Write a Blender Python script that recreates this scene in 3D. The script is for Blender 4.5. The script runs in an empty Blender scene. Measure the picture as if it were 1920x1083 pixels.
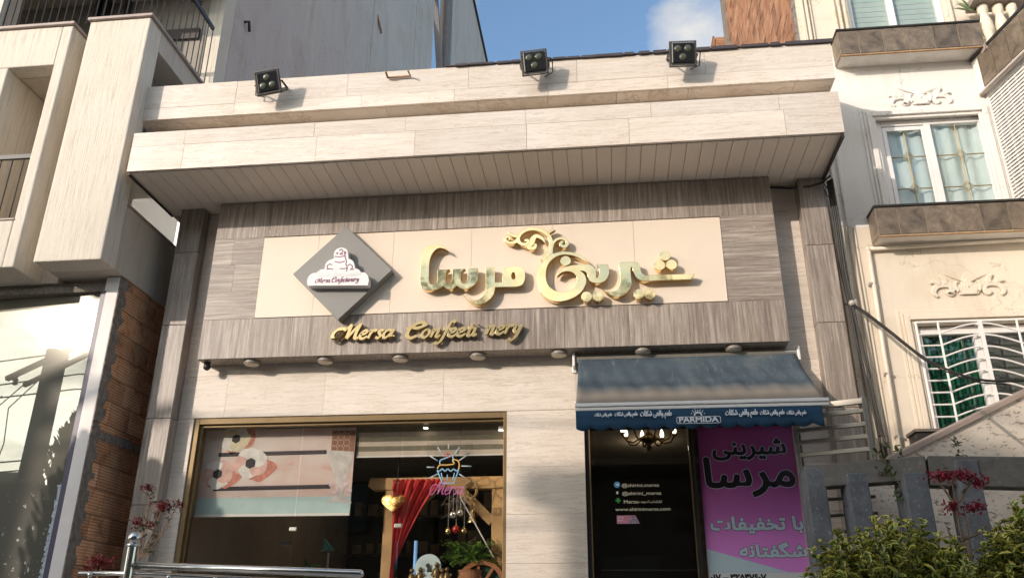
import bpy, math, random
from mathutils import Vector, Matrix
random.seed(7)
S = bpy.context.scene
COL = S.collection
R_ = math.radians

# ------------------------------------------------------------------ camera
CAM = Vector((0.3983, -7.1427, 1.6))
YAW, PITCH, ROLL, FPX = -0.111085, 0.393716, 0.004479, 1587.325
def _axes():
    cy, sy = math.cos(YAW), math.sin(YAW); cp, sp = math.cos(PITCH), math.sin(PITCH)
    f = Vector((sy*cp, cy*cp, sp)); r = Vector((cy, -sy, 0)); u = r.cross(f)
    cr, sr = math.cos(ROLL), math.sin(ROLL)
    return cr*r + sr*u, -sr*r + cr*u, f
AR, AU, AF = _axes()
cd = bpy.data.cameras.new('camera'); cam = bpy.data.objects.new('camera', cd); COL.objects.link(cam)
cd.sensor_width = 36.0; cd.lens = 36.0*FPX/1920.0; cd.clip_start = 0.05; cd.clip_end = 2000
m = Matrix((AR, AU, -AF)).transposed().to_4x4(); m.translation = CAM
cam.matrix_world = m
S.camera = cam
def ray(px, py): return AR*((px-960)/FPX) + AU*(-(py-541.5)/FPX) + AF
def A(px, py, y):                       # measured point of the photograph on the vertical plane at depth y
    d = ray(px, py); return CAM + d*((y-CAM.y)/d.y)

# ------------------------------------------------------------------ sky, sun, exposure
SUN_AZ, SUN_EL = R_(42), R_(17.5)
TO_SUN = Vector((-math.sin(SUN_AZ)*math.cos(SUN_EL), -math.cos(SUN_AZ)*math.cos(SUN_EL), math.sin(SUN_EL)))
W = bpy.data.worlds.new('World'); S.world = W; W.use_nodes = True
wn = W.node_tree; bg = wn.nodes['Background']
sky = wn.nodes.new('ShaderNodeTexSky'); sky.sky_type = 'NISHITA'; sky.sun_disc = False
sky.sun_elevation = SUN_EL; sky.sun_rotation = math.atan2(TO_SUN.x, TO_SUN.y)
sky.air_density = 1.2; sky.dust_density = .45; sky.ozone_density = 2.6
bg.inputs['Strength'].default_value = 0.15
def wnode(t, **k):
    n = wn.nodes.new(t)
    for a, b in k.items(): setattr(n, a, b)
    return n
tc = wnode('ShaderNodeTexCoord')
sep = wnode('ShaderNodeSeparateXYZ'); wn.links.new(tc.outputs['Generated'], sep.inputs[0])
zc = wnode('ShaderNodeMath', operation='ADD'); zc.inputs[1].default_value = 0.35; wn.links.new(sep.outputs['Z'], zc.inputs[0])
dv = wnode('ShaderNodeVectorMath', operation='DIVIDE'); cmb = wnode('ShaderNodeCombineXYZ')
for i in range(3): wn.links.new(zc.outputs[0], cmb.inputs[i])
wn.links.new(tc.outputs['Generated'], dv.inputs[0]); wn.links.new(cmb.outputs[0], dv.inputs[1])
cmap = wnode('ShaderNodeMapping'); cmap.inputs['Location'].default_value = (3.1, 1.7, 0.4); cmap.inputs['Scale'].default_value = (1, 1, 2.2)
wn.links.new(dv.outputs[0], cmap.inputs[0])
nz = wnode('ShaderNodeTexNoise'); nz.inputs['Scale'].default_value = 2.6; nz.inputs['Detail'].default_value = 9; nz.inputs['Roughness'].default_value = .6
wn.links.new(cmap.outputs[0], nz.inputs['Vector'])
dot = wnode('ShaderNodeVectorMath', operation='DOT_PRODUCT'); dot.inputs[1].default_value = TO_SUN
wn.links.new(tc.outputs['Generated'], dot.inputs[0])
bias = wnode('ShaderNodeMath', operation='MULTIPLY_ADD'); bias.inputs[1].default_value = 0.21; wn.links.new(dot.outputs['Value'], bias.inputs[0]); wn.links.new(nz.outputs['Fac'], bias.inputs[2])
cr = wnode('ShaderNodeValToRGB'); cr.color_ramp.elements[0].position = .54; cr.color_ramp.elements[1].position = .74
cdir = ray(1300, 62).normalized()
d2 = wnode('ShaderNodeVectorMath', operation='DOT_PRODUCT'); d2.inputs[1].default_value = cdir; wn.links.new(tc.outputs['Generated'], d2.inputs[0])
mr_ = wnode('ShaderNodeMapRange'); mr_.inputs[1].default_value = .9982; mr_.inputs[2].default_value = 1.0; mr_.inputs[4].default_value = .19; wn.links.new(d2.outputs['Value'], mr_.inputs[0])
b2 = wnode('ShaderNodeMath', operation='ADD'); wn.links.new(bias.outputs[0], b2.inputs[0]); wn.links.new(mr_.outputs[0], b2.inputs[1])
wn.links.new(b2.outputs[0], cr.inputs[0])
bw = wnode('ShaderNodeRGBToBW'); wn.links.new(sky.outputs[0], bw.inputs[0])
cm = wnode('ShaderNodeMath', operation='MULTIPLY'); cm.inputs[1].default_value = 2.5; wn.links.new(bw.outputs[0], cm.inputs[0])
cc = wnode('ShaderNodeMix', data_type='RGBA', blend_type='MULTIPLY'); cc.inputs[0].default_value = 1
wn.links.new(cm.outputs[0], cc.inputs[6]); cc.inputs[7].default_value = (1, .965, .90, 1)
mx = wnode('ShaderNodeMix', data_type='RGBA'); wn.links.new(cr.outputs[0], mx.inputs[0]); wn.links.new(sky.outputs[0], mx.inputs[6]); wn.links.new(cc.outputs[2], mx.inputs[7])
wn.links.new(mx.outputs[2], bg.inputs['Color'])
sl = bpy.data.lights.new('sun', 'SUN'); sl.energy = 2.0; sl.angle = R_(0.53); sl.color = (1, .865, .75)
so = bpy.data.objects.new('sun', sl); COL.objects.link(so); so.rotation_euler = TO_SUN.to_track_quat('Z', 'Y').to_euler(); so.location = (0, 0, 30)
S.view_settings.view_transform = 'Standard'; S.view_settings.look = 'None'; S.view_settings.gamma = 1; S.view_settings.exposure = 0.74
S.cycles.max_bounces = 8; S.cycles.transparent_max_bounces = 24

# ------------------------------------------------------------------ materials
def hexc(r, g, b): return (r, g, b, 1)
class M_:
    def __init__(s, name, col=(.5, .5, .5), rough=.6, metal=0., spec=.5):
        s.m = bpy.data.materials.new(name); s.m.use_nodes = True; s.nt = s.m.node_tree
        s.b = s.nt.nodes['Principled BSDF']; s.b.inputs['Base Color'].default_value = (*col, 1)
        s.b.inputs['Roughness'].default_value = rough; s.b.inputs['Metallic'].default_value = metal
        s.b.inputs['Specular IOR Level'].default_value = spec
    def n(s, t, **k):
        n = s.nt.nodes.new(t)
        for a, b in k.items(): setattr(n, a, b)
        return n
    def l(s, a, b): s.nt.links.new(a, b)
    def coord(s, scale=(1, 1, 1), island=0., kind='Object'):
        t = s.n('ShaderNodeTexCoord'); mp = s.n('ShaderNodeMapping'); mp.inputs['Scale'].default_value = scale
        src = t.outputs[kind]
        if island:
            g = s.n('ShaderNodeNewGeometry'); mu = s.n('ShaderNodeMath', operation='MULTIPLY'); mu.inputs[1].default_value = island
            s.l(g.outputs['Random Per Island'], mu.inputs[0]); ad = s.n('ShaderNodeVectorMath', operation='ADD')
            s.l(src, ad.inputs[0]); s.l(mu.outputs[0], ad.inputs[1]); src = ad.outputs[0]
        s.l(src, mp.inputs[0]); return mp.outputs[0]
    def noise(s, vec, scale, detail=6, rough=.55, dist=0.):
        n = s.n('ShaderNodeTexNoise'); n.inputs['Scale'].default_value = scale; n.inputs['Detail'].default_value = detail
        n.inputs['Roughness'].default_value = rough; n.inputs['Distortion'].default_value = dist
        s.l(vec, n.inputs['Vector']); return n.outputs['Fac']
    def ramp(s, fac, *st):
        r = s.n('ShaderNodeValToRGB'); e = r.color_ramp.elements
        while len(e) < len(st): e.new(.5)
        for k, (p, c) in enumerate(st):
            e[k].position = p; e[k].color = (*c, 1) if len(c) == 3 else c
        s.l(fac, r.inputs[0]); return r.outputs[0]
    def mix(s, fac, a, b, mode='MIX'):
        x = s.n('ShaderNodeMix', data_type='RGBA', blend_type=mode)
        for v, i in ((fac, 0), (a, 6), (b, 7)):
            if isinstance(v, (int, float)): x.inputs[i].default_value = v
            elif isinstance(v, tuple): x.inputs[i].default_value = (*v, 1)
            else: s.l(v, x.inputs[i])
        return x.outputs[2]
    def color(s, o): s.l(o, s.b.inputs['Base Color']); return s
    def rough(s, o): s.l(o, s.b.inputs['Roughness']); return s
    def bump(s, h, strength=.3, dist=.01):
        b = s.n('ShaderNodeBump'); b.inputs['Strength'].default_value = strength; b.inputs['Distance'].default_value = dist
        s.l(h, b.inputs['Height']); s.l(b.outputs[0], s.b.inputs['Normal']); return s
    def island_tint(s, col, lo=.85, hi=1.1):
        g = s.n('ShaderNodeNewGeometry'); mr = s.n('ShaderNodeMapRange'); mr.inputs[3].default_value = lo; mr.inputs[4].default_value = hi
        s.l(g.outputs['Random Per Island'], mr.inputs[0]); c = s.n('ShaderNodeCombineXYZ')
        for i in range(3): s.l(mr.outputs[0], c.inputs[i])
        return s.mix(1., col, c.outputs[0], 'MULTIPLY')
    def emit(s, col, st): s.b.inputs['Emission Color'].default_value = (*col, 1); s.b.inputs['Emission Strength'].default_value = st; return s

def plain(name, col, rough=.55, metal=0., var=.12, scale=6., bump=0., spec=.5):
    k = M_(name, col, rough, metal, spec); c = k.coord()
    f = k.noise(c, scale, 6, .6)
    lo = tuple(x*(1-var) for x in col); hi = tuple(min(1, x*(1+var)) for x in col)
    k.color(k.ramp(f, (.3, lo), (.7, hi)))
    if bump: k.bump(k.noise(c, scale*12, 4), bump, .004)
    return k.m

def travertine():
    k = M_('cream_travertine', rough=.42)
    c = k.coord((.7, .7, 10), island=37.); wob = k.noise(c, 2.6, 10, .70, .6)
    base = k.ramp(wob, (.26, (.68, .59, .49)), (.44, (.765, .68, .585)), (.60, (.82, .74, .65)), (.78, (.75, .655, .555)))
    c2 = k.coord((.45, .45, 6.5), island=91.); v = k.noise(c2, 2.6, 10, .72, 1.1)
    vein = k.ramp(v, (.478, (1, 1, 1)), (.498, (.56, .47, .38)), (.512, (1, 1, 1)), (.60, (1, 1, 1)), (.612, (.68, .60, .51)), (.625, (1, 1, 1)))
    c3 = k.coord((.8, .8, 16), island=17.); v3 = k.noise(c3, 4.2, 10, .74, .8)
    vein2 = k.ramp(v3, (.33, (.66, .58, .50)), (.42, (1, 1, 1)), (.545, (1, 1, 1)), (.56, (.66, .60, .53)), (.575, (1, 1, 1)))
    col = k.mix(.7, base, vein, 'MULTIPLY'); col = k.mix(.32, col, vein2, 'MULTIPLY')
    st = k.noise(k.coord((1, 1, .5)), 1.3, 5); col = k.mix(.4, col, k.ramp(st, (.35, (.86, .80, .72)), (.6, (1, 1, 1))), 'MULTIPLY')
    k.color(k.island_tint(col, .80, .97)); k.bump(v, .15, .003); return k.m

def grey_stone(name, axis):
    k = M_(name, rough=.4)
    sc = {'v': (20, 20, .9), 'h': (1.0, 1.0, 20)}[axis]
    c = k.coord(sc, island=29.); f = k.noise(c, 2.0, 10, .74, .25)
    base = k.ramp(f, (.30, (.125, .096, .074)), (.43, (.245, .20, .163)), (.54, (.345, .29, .243)), (.64, (.47, .41, .352)), (.76, (.68, .61, .53)))
    c2 = k.coord(tuple(x*.42 for x in sc), island=53.); g = k.noise(c2, 2.4, 9, .7, .35)
    bands = k.ramp(g, (.30, (.62, .58, .55)), (.5, (1, 1, 1)), (.66, (1.0, .96, .9)))
    col = k.mix(.8, base, bands, 'MULTIPLY')
    fl = k.noise(k.coord(tuple(max(6., x*1.4) for x in sc), island=71.), 2.6, 8, .72); pits = k.ramp(fl, (.62, (0, 0, 0)), (.67, (1, 1, 1)))
    col = k.mix(k.mix(.75, (0, 0, 0), pits), col, (.62, .57, .51))
    k.color(k.island_tint(col, .85, 1.12)); k.bump(f, .2, .003); return k.m

def stucco(name, col, streak=(7, 7, .35), dark=.86, bump=.5):
    k = M_(name, rough=.85, spec=.2)
    f = k.noise(k.coord(streak), 6., 8, .7)
    g = k.noise(k.coord(), 1.1, 6, .6)
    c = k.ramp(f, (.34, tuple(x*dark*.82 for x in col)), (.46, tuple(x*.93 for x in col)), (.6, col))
    c = k.mix(.5, c, k.ramp(g, (.35, (.90, .88, .86)), (.65, (1, 1, 1))), 'MULTIPLY')
    k.color(c); k.bump(k.noise(k.coord(tuple(x*1.5 for x in streak)), 9, 6, .7), bump, .012); return k.m

def plaster_wall(name, col, stain):
    k = M_(name, rough=.9, spec=.2)
    f = k.noise(k.coord((1, 1, .6)), 1.2, 8, .65); g = k.noise(k.coord((1, .8, .18)), 2.4, 8, .7, .6)
    c = k.ramp(f, (.3, tuple(x*.9 for x in col)), (.7, col))
    c = k.mix(k.ramp(g, (.52, (0, 0, 0)), (.72, (.8, .8, .8))), c, stain)
    h = k.noise(k.coord((1, 1, 1)), 22, 5, .7)
    vo = k.n('ShaderNodeTexVoronoi', feature='DISTANCE_TO_EDGE'); vo.inputs['Scale'].default_value = .85
    wv = k.n('ShaderNodeVectorMath', operation='ADD'); nn = k.n('ShaderNodeTexNoise'); nn.inputs['Scale'].default_value = 3; nn.inputs['Detail'].default_value = 6; cc_ = k.coord(); k.l(cc_, nn.inputs['Vector'])
    k.l(cc_, wv.inputs[0]); k.l(nn.outputs['Color'], wv.inputs[1]); k.l(wv.outputs[0], vo.inputs['Vector'])
    c = k.mix(1., c, k.ramp(vo.outputs['Distance'], (.0, (.70, .66, .60)), (.006, (1, 1, 1))), 'MULTIPLY')
    dr = k.noise(k.coord((5, 5, .35)), 2.2, 7, .7); c = k.mix(.28, c, k.ramp(dr, (.33, (.74, .70, .64)), (.47, (1, 1, 1))), 'MULTIPLY')
    pt = k.noise(k.coord(), .9, 3, .5); c = k.mix(.5, c, k.ramp(pt, (.38, (.88, .85, .80)), (.44, (1, 1, 1))), 'MULTIPLY')
    k.color(c); k.bump(h, .25, .006); return k.m

def brick_side(name, a, b, ridg=60., dark=(.12, .06, .035)):
    k = M_(name, rough=.85, spec=.25)
    f = k.noise(k.coord(island=23.), 5, 8, .65)
    w = k.n('ShaderNodeTexWave', wave_type='BANDS', bands_direction='Z'); w.inputs['Scale'].default_value = ridg; w.inputs['Distortion'].default_value = 1.2; w.inputs['Detail'].default_value = 3
    k.l(k.coord(), w.inputs['Vector'])
    c = k.ramp(f, (.3, dark), (.45, a), (.7, b))
    c = k.mix(.7, c, k.ramp(w.outputs['Fac'], (.1, (.55, .46, .40)), (.45, (1, 1, 1))), 'MULTIPLY')
    k.color(k.island_tint(c, .72, 1.2)); k.bump(w.outputs['Fac'], .5, .008); return k.m

def granite(name='brown_granite'):
    k = M_(name, rough=.38)
    f = k.noise(k.coord(island=31.), 7, 10, .72, .6); g = k.noise(k.coord(island=11.), 45, 6, .7)
    c = k.ramp(f, (.28, (.035, .026, .020)), (.48, (.13, .10, .072)), (.62, (.20, .155, .11)), (.8, (.27, .23, .17)))
    c = k.mix(k.ramp(g, (.60, (0, 0, 0)), (.72, (.45, .45, .45))), c, (.42, .38, .31))
    k.color(k.island_tint(c, .7, 1.25)); k.bump(f, .12, .003); return k.m

def concrete_grey(name, a, b, speck=(.42, .42, .42)):
    k = M_(name, rough=.75)
    f = k.noise(k.coord(), 5, 9, .7, .8); g = k.noise(k.coord(), 34, 6, .75)
    c = k.ramp(f, (.3, a), (.7, b)); c = k.mix(k.ramp(g, (.58, (0, 0, 0)), (.7, (.75, .75, .75))), c, speck)
    k.color(c); k.bump(g, .25, .004); return k.m

def spotted_travertine():
    k = M_('pitted_travertine', rough=.6)
    f = k.noise(k.coord((1, 1, 3)), 3, 8, .65); p = k.noise(k.coord((2, 2, 5)), 7, 8, .72, .3)
    c = k.ramp(f, (.3, (.58, .51, .43)), (.7, (.74, .665, .57)))
    msk = k.ramp(p, (.565, (0, 0, 0)), (.61, (.95, .95, .95)))
    k.color(k.mix(msk, c, (.22, .175, .135))); k.bump(p, .3, .006); return k.m

def gold_mat(name, rough, q=1.):
    k = M_(name, (.86, .66, .32), rough, 1.)
    f = k.noise(k.coord(), 9, 4); k.color(k.ramp(f, (.3, (.82*q, .61*q, .28*q)), (.7, (.90*q, .71*q, .38*q))))
    k.bump(k.noise(k.coord(), 3.0, 3), .05, .02); return k.m

def glass_mat(name, tint, refl=(1, 1, 1), base=.06, power=1.0, dirt=.0):
    k = M_(name); nt = k.nt; nt.nodes.remove(k.b); out = nt.nodes['Material Output']
    tr = k.n('ShaderNodeBsdfTransparent'); tr.inputs[0].default_value = (*tint, 1)
    gl = k.n('ShaderNodeBsdfGlossy'); gl.inputs['Roughness'].default_value = .015; gl.inputs[0].default_value = (*refl, 1)
    lw = k.n('ShaderNodeLayerWeight'); lw.inputs['Blend'].default_value = .5
    pw = k.n('ShaderNodeMath', operation='POWER'); pw.inputs[1].default_value = 4.5; k.l(lw.outputs['Facing'], pw.inputs[0])
    ma = k.n('ShaderNodeMath', operation='MULTIPLY_ADD'); ma.inputs[1].default_value = power; ma.inputs[2].default_value = base+.035; ma.use_clamp = True
    k.l(pw.outputs[0], ma.inputs[0]); ms = k.n('ShaderNodeMixShader'); k.l(ma.outputs[0], ms.inputs[0]); k.l(tr.outputs[0], ms.inputs[1]); k.l(gl.outputs[0], ms.inputs[2])
    fin = ms.outputs[0]
    if dirt:
        df = k.n('ShaderNodeBsdfDiffuse'); df.inputs[0].default_value = (.7, .68, .62, 1)
        d = k.noise(k.coord((1, 1, .7)), 9, 9, .75); r = k.ramp(d, (.66, (0, 0, 0)), (.72, (dirt, dirt, dirt)))
        m2 = k.n('ShaderNodeMixShader'); k.l(r, m2.inputs[0]); k.l(fin, m2.inputs[1]); k.l(df.outputs[0], m2.inputs[2]); fin = m2.outputs[0]
    k.l(fin, out.inputs[0]); return k.m

def mirror_glass():
    k = M_('coated_glass'); nt = k.nt; nt.nodes.remove(k.b); out = nt.nodes['Material Output']
    gl = k.n('ShaderNodeBsdfGlossy'); gl.inputs['Roughness'].default_value = .008; gl.inputs[0].default_value = (.185, .185, .16, 1)
    df = k.n('ShaderNodeBsdfDiffuse'); df.inputs[0].default_value = (.27, .255, .21, 1)
    g2 = k.n('ShaderNodeBsdfGlossy'); g2.inputs['Roughness'].default_value = .14; g2.inputs[0].default_value = (.74, .73, .64, 1)
    a0 = k.n('ShaderNodeMixShader'); a0.inputs[0].default_value = .008; k.l(gl.outputs[0], a0.inputs[1]); k.l(g2.outputs[0], a0.inputs[2])
    a = k.n('ShaderNodeMixShader'); a.inputs[0].default_value = .42; k.l(a0.outputs[0], a.inputs[1]); k.l(df.outputs[0], a.inputs[2])
    d2 = k.n('ShaderNodeBsdfDiffuse'); d2.inputs[0].default_value = (.72, .70, .64, 1)
    sp = k.noise(k.coord((1, 1, .8)), 22, 6, .72); t = k.n('ShaderNodeTexCoord'); sx = k.n('ShaderNodeSeparateXYZ'); k.l(t.outputs['Object'], sx.inputs[0])
    mr = k.n('ShaderNodeMapRange'); mr.inputs[1].default_value = 4.2; mr.inputs[2].default_value = 1.6; mr.inputs[3].default_value = -.06; mr.inputs[4].default_value = .09
    k.l(sx.outputs['Z'], mr.inputs[0]); ad = k.n('ShaderNodeMath', operation='ADD'); k.l(sp, ad.inputs[0]); k.l(mr.outputs[0], ad.inputs[1])
    r = k.ramp(ad.outputs[0], (.665, (0, 0, 0)), (.69, (.8, .8, .8)))
    b = k.n('ShaderNodeMixShader'); k.l(r, b.inputs[0]); k.l(a.outputs[0], b.inputs[1]); k.l(d2.outputs[0], b.inputs[2]); k.l(b.outputs[0], out.inputs[0]); return k.m

def leaf_mat(name, centre, centre2, edge, lo=.45, hi=.75):
    k = M_(name, rough=.5, spec=.35)
    u = k.n('ShaderNodeUVMap'); sx = k.n('ShaderNodeSeparateXYZ'); k.l(u.outputs[0], sx.inputs[0])
    g = k.n('ShaderNodeNewGeometry'); ad = k.n('ShaderNodeMath', operation='MULTIPLY_ADD'); ad.inputs[1].default_value = .35
    k.l(g.outputs['Random Per Island'], ad.inputs[0]); k.l(sx.outputs[0], ad.inputs[2])
    cen = k.ramp(g.outputs['Random Per Island'], (.2, centre), (.8, centre2))
    f = k.ramp(ad.outputs[0], (lo+.15, (0, 0, 0)), (hi+.15, (1, 1, 1)))
    k.color(k.mix(f, cen, edge)); k.b.inputs['Transmission Weight'].default_value = 0.
    return k.m

TRAV = travertine(); GSV = grey_stone('grey_stone_upright', 'v'); GSH = grey_stone('grey_stone_level', 'h')
SOFFIT = plain('soffit_panel', (.78, .69, .60), .5, var=.05, scale=2)
CREAM = plain('cream_composite_panel', (.78, .655, .52), .38, var=.03, scale=2)
GOLD = gold_mat('polished_gold', .045); GOLD2 = gold_mat('satin_gold', .30, .68)
DGREY = plain('grey_composite', (.235, .225, .205), .45, var=.04, scale=3)
WHITE = plain('white_acrylic', (.80, .77, .75), .35, var=.03)
MAUVE = plain('mauve_vinyl', (.22, .055, .13), .4)
PALEV = plain('pale_vinyl', (.86, .86, .84), .25)
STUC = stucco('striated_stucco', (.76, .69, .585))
STUC2 = stucco('shade_tinted_stucco', (.62, .55, .47), dark=.93, bump=.25)  # same stucco as the front, side shade put into its darker colour
LILAC = plaster_wall('cement_render', (.62, .545, .50), (.47, .39, .33))
COPING = plain('pink_stone_coping', (.36, .285, .245), .5)
BRICK = brick_side('clay_block', (.70, .36, .19), (.80, .48, .30), 12, (.34, .16, .085))
BRICK2 = brick_side('rough_clay_block', (.40, .205, .12), (.54, .335, .21), 9, (.20, .10, .06))
MORTAR = plain('grey_mortar', (.24, .205, .175), .95, var=.35, scale=18, bump=.6)
RBW = plaster_wall('painted_render', (.83, .79, .73), (.76, .70, .62))
RBY = plaster_wall('cream_render', (.77, .68, .55), (.61, .51, .39))
GRAN = granite()
GROUT = plain('cement_grout', (.42, .34, .25), .9)
UPVC = plain('white_window_frame', (.82, .79, .76), .35, var=.03)
STEELW = plain('white_painted_steel', (.78, .75, .71), .4, var=.05)
BLACK = plain('black_metal', (.025, .022, .02), .45)
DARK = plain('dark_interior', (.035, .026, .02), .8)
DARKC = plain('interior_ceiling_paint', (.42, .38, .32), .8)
BRASS = plain('bronze_frame', (.20, .135, .06), .45, .45)
STEEL = M_('stainless_steel', (.62, .60, .57), .2, 1.).m
ALU = plain('satin_aluminium', (.56, .52, .45), .35, .75)
RUST = plain('rusty_iron', (.30, .17, .09), .8, var=.4, scale=40)
LAMPB = plain('lamp_housing', (.05, .045, .042), .45)
CABLE = plain('cable_rubber', (.022, .019, .017), .6)
ROOFD = plain('roof_membrane', (.055, .045, .05), .7)
GLASS = glass_mat('shop_glass', (.90, .90, .88), (.9, .9, .88), .0, .75, .16)
GLASS2 = glass_mat('house_glass', (.86, .90, .90), (1, 1, 1), .02, .6)
def whitened():
    k = M_('whitened_glass'); nt = k.nt; nt.nodes.remove(k.b); out = nt.nodes['Material Output']
    tr = k.n('ShaderNodeBsdfTransparent'); tl = k.n('ShaderNodeBsdfTranslucent'); tl.inputs[0].default_value = (.95, .95, .90, 1)  # translucent white mixed in so the pane looks brightly lit
    gl = k.n('ShaderNodeBsdfGlossy'); gl.inputs['Roughness'].default_value = .03; a = k.n('ShaderNodeMixShader'); a.inputs[0].default_value = .55; k.l(tr.outputs[0], a.inputs[1]); k.l(tl.outputs[0], a.inputs[2])
    b = k.n('ShaderNodeMixShader'); b.inputs[0].default_value = .08; k.l(a.outputs[0], b.inputs[1]); k.l(gl.outputs[0], b.inputs[2]); k.l(b.outputs[0], out.inputs[0]); return k.m
GLASS3 = whitened()
MIRR = mirror_glass()
WOOD = plain('pine_timber', (.52, .32, .14), .55, var=.25, scale=5)
LENS = M_('lamp_lens', (.07, .075, .05), .22, 0.).m

# ------------------------------------------------------------------ geometry helpers
def catmull(pts, closed=True, n=5):
    """smooth a polyline; a third value of 1 marks a sharp corner"""
    out = []; N = len(pts)
    P = [Vector(p[:2]) for p in pts]; c = [len(p) > 2 and p[2] for p in pts]
    for i in range(N if closed else N-1):
        p1, p2 = P[i], P[(i+1) % N]
        p0 = P[i-1] if (closed or i > 0) else p1; p3 = P[(i+2) % N] if (closed or i+2 < N) else p2
        if c[i]: p0 = p1 - (p2-p1)*.5
        if c[(i+1) % N]: p3 = p2 + (p2-p1)*.5
        for k in range(n):
            t = k/n
            out.append(.5*((2*p1) + (p2-p0)*t + (2*p0-5*p1+4*p2-p3)*t*t + (3*p1-p0-3*p2+p3)*t**3))
    if not closed: out.append(P[-1])
    return out

class MB:
    def __init__(s): s.v = []; s.f = []; s.u = []
    def add(s, v, f, u=None):
        o = len(s.v); s.v += [Vector(x) for x in v]; s.f += [tuple(i+o for i in q) for q in f]
        if u: s.u += u
        return s
    def box(s, x0, x1, y0, y1, z0, z1):
        v = [(x, y, z) for x in (x0, x1) for y in (y0, y1) for z in (z0, z1)]
        return s.add(v, [(0, 1, 3, 2), (4, 6, 7, 5), (0, 4, 5, 1), (2, 3, 7, 6), (0, 2, 6, 4), (1, 5, 7, 3)])
    def bar(s, a, b, w, h, up=(0, 0, 1)):
        a, b = Vector(a), Vector(b); d = (b-a).normalized(); sd = d.cross(Vector(up)).normalized(); u = sd.cross(d)
        v = [p + sd*i*w/2 + u*j*h/2 for p in (a, b) for i, j in ((-1, -1), (1, -1), (1, 1), (-1, 1))]
        return s.add(v, [(0, 3, 2, 1), (4, 5, 6, 7), (0, 1, 5, 4), (1, 2, 6, 5), (2, 3, 7, 6), (3, 0, 4, 7)])
    def prism(s, pts, y0, y1):           # polygon in x,z swept along y
        n = len(pts); v = [(p[0], y0, p[1]) for p in pts] + [(p[0], y1, p[1]) for p in pts]
        return s.add(v, [tuple(range(n)), tuple(range(2*n-1, n-1, -1))] + [(i, i+n, (i+1) % n+n, (i+1) % n) for i in range(n)])
    def prismx(s, pts, x0, x1):          # polygon in y,z swept along x
        n = len(pts); v = [(x0, p[0], p[1]) for p in pts] + [(x1, p[0], p[1]) for p in pts]
        return s.add(v, [tuple(range(n)), tuple(range(2*n-1, n-1, -1))] + [(i, i+n, (i+1) % n+n, (i+1) % n) for i in range(n)])
    def tube(s, pts, r, n=8):
        pts = [Vector(p) for p in pts]; N = len(pts); rr = r if isinstance(r, (list, tuple)) else [r]*N
        ref = Vector((0, 0, 1)); v = []; f = []
        d0 = (pts[1]-pts[0]).normalized()
        if abs(d0.dot(ref)) > .95: ref = Vector((1, 0, 0))
        a = d0.cross(ref).normalized()
        for i, p in enumerate(pts):
            d = (pts[min(i+1, N-1)]-pts[max(i-1, 0)])
            d = d.normalized() if d.length > 1e-9 else d0
            a = (a - d*a.dot(d)); a = a.normalized() if a.length > 1e-6 else d.orthogonal().normalized()
            b = d.cross(a)
            v += [p + (a*math.cos(2*math.pi*k/n) + b*math.sin(2*math.pi*k/n))*rr[i] for k in range(n)]
        for i in range(N-1):
            f += [(i*n+k, i*n+(k+1) % n, (i+1)*n+(k+1) % n, (i+1)*n+k) for k in range(n)]
        f += [tuple(range(n-1, -1, -1)), tuple((N-1)*n+k for k in range(n))]
        return s.add(v, f)
    def lathe(s, prof, c, n=20, axis=(0, 0, 1)):   # prof: (radius, height)
        q = Vector(axis).to_track_quat('Z', 'Y'); c = Vector(c); v = []; f = []; N = len(prof)
        for r, h in prof:
            v += [c + q @ Vector((r*math.cos(2*math.pi*k/n), r*math.sin(2*math.pi*k/n), h)) for k in range(n)]
        for i in range(N-1): f += [(i*n+k, i*n+(k+1) % n, (i+1)*n+(k+1) % n, (i+1)*n+k) for k in range(n)]
        f += [tuple(range(n-1, -1, -1)), tuple((N-1)*n+k for k in range(n))]
        return s.add(v, f)
    def ball(s, c, r, n=14, sq=(1, 1, 1)):
        m = n//2+1; v = []; f = []
        for i in range(m):
            t = math.pi*(i+.001)/(m-1+.002)
            v += [Vector(c) + Vector((r*sq[0]*math.sin(t)*math.cos(2*math.pi*k/n), r*sq[1]*math.sin(t)*math.sin(2*math.pi*k/n), r*sq[2]*math.cos(t))) for k in range(n)]
        for i in range(m-1): f += [(i*n+k, (i+1)*n+k, (i+1)*n+(k+1) % n, i*n+(k+1) % n) for k in range(n)]
        return s.add(v, f)
    def curve(s, outlines, y, depth, bevel=0.):    # flat outlines in x,z (holes allowed), front face at y-depth, back at y
        cu = bpy.data.curves.new('tmp', 'CURVE'); cu.dimensions = '2D'; cu.fill_mode = 'BOTH'
        cu.extrude = max(depth/2-bevel, 0.); cu.bevel_depth = bevel; cu.bevel_resolution = 1
        for o in outlines:
            sp = cu.splines.new('POLY'); sp.points.add(len(o)-1); sp.use_cyclic_u = True
            for p, q in zip(sp.points, o): p.co = (q[0], q[1], 0, 1)
        return s._conv(cu, y-depth/2)
    def _conv(s, cu, y, fn=None):
        ob = bpy.data.objects.new('tmp', cu); COL.objects.link(ob); dg = bpy.context.evaluated_depsgraph_get(); dg.update()
        me = bpy.data.meshes.new_from_object(ob.evaluated_get(dg), depsgraph=dg)
        vs = [v.co.copy() for v in me.vertices]; fs = [tuple(p.vertices) for p in me.polygons]
        bpy.data.objects.remove(ob); bpy.data.meshes.remove(me); bpy.data.curves.remove(cu)
        if fn: vs = fn(vs)
        return s.add([(v.x, y - v.z, v.y) for v in vs], fs)
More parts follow.
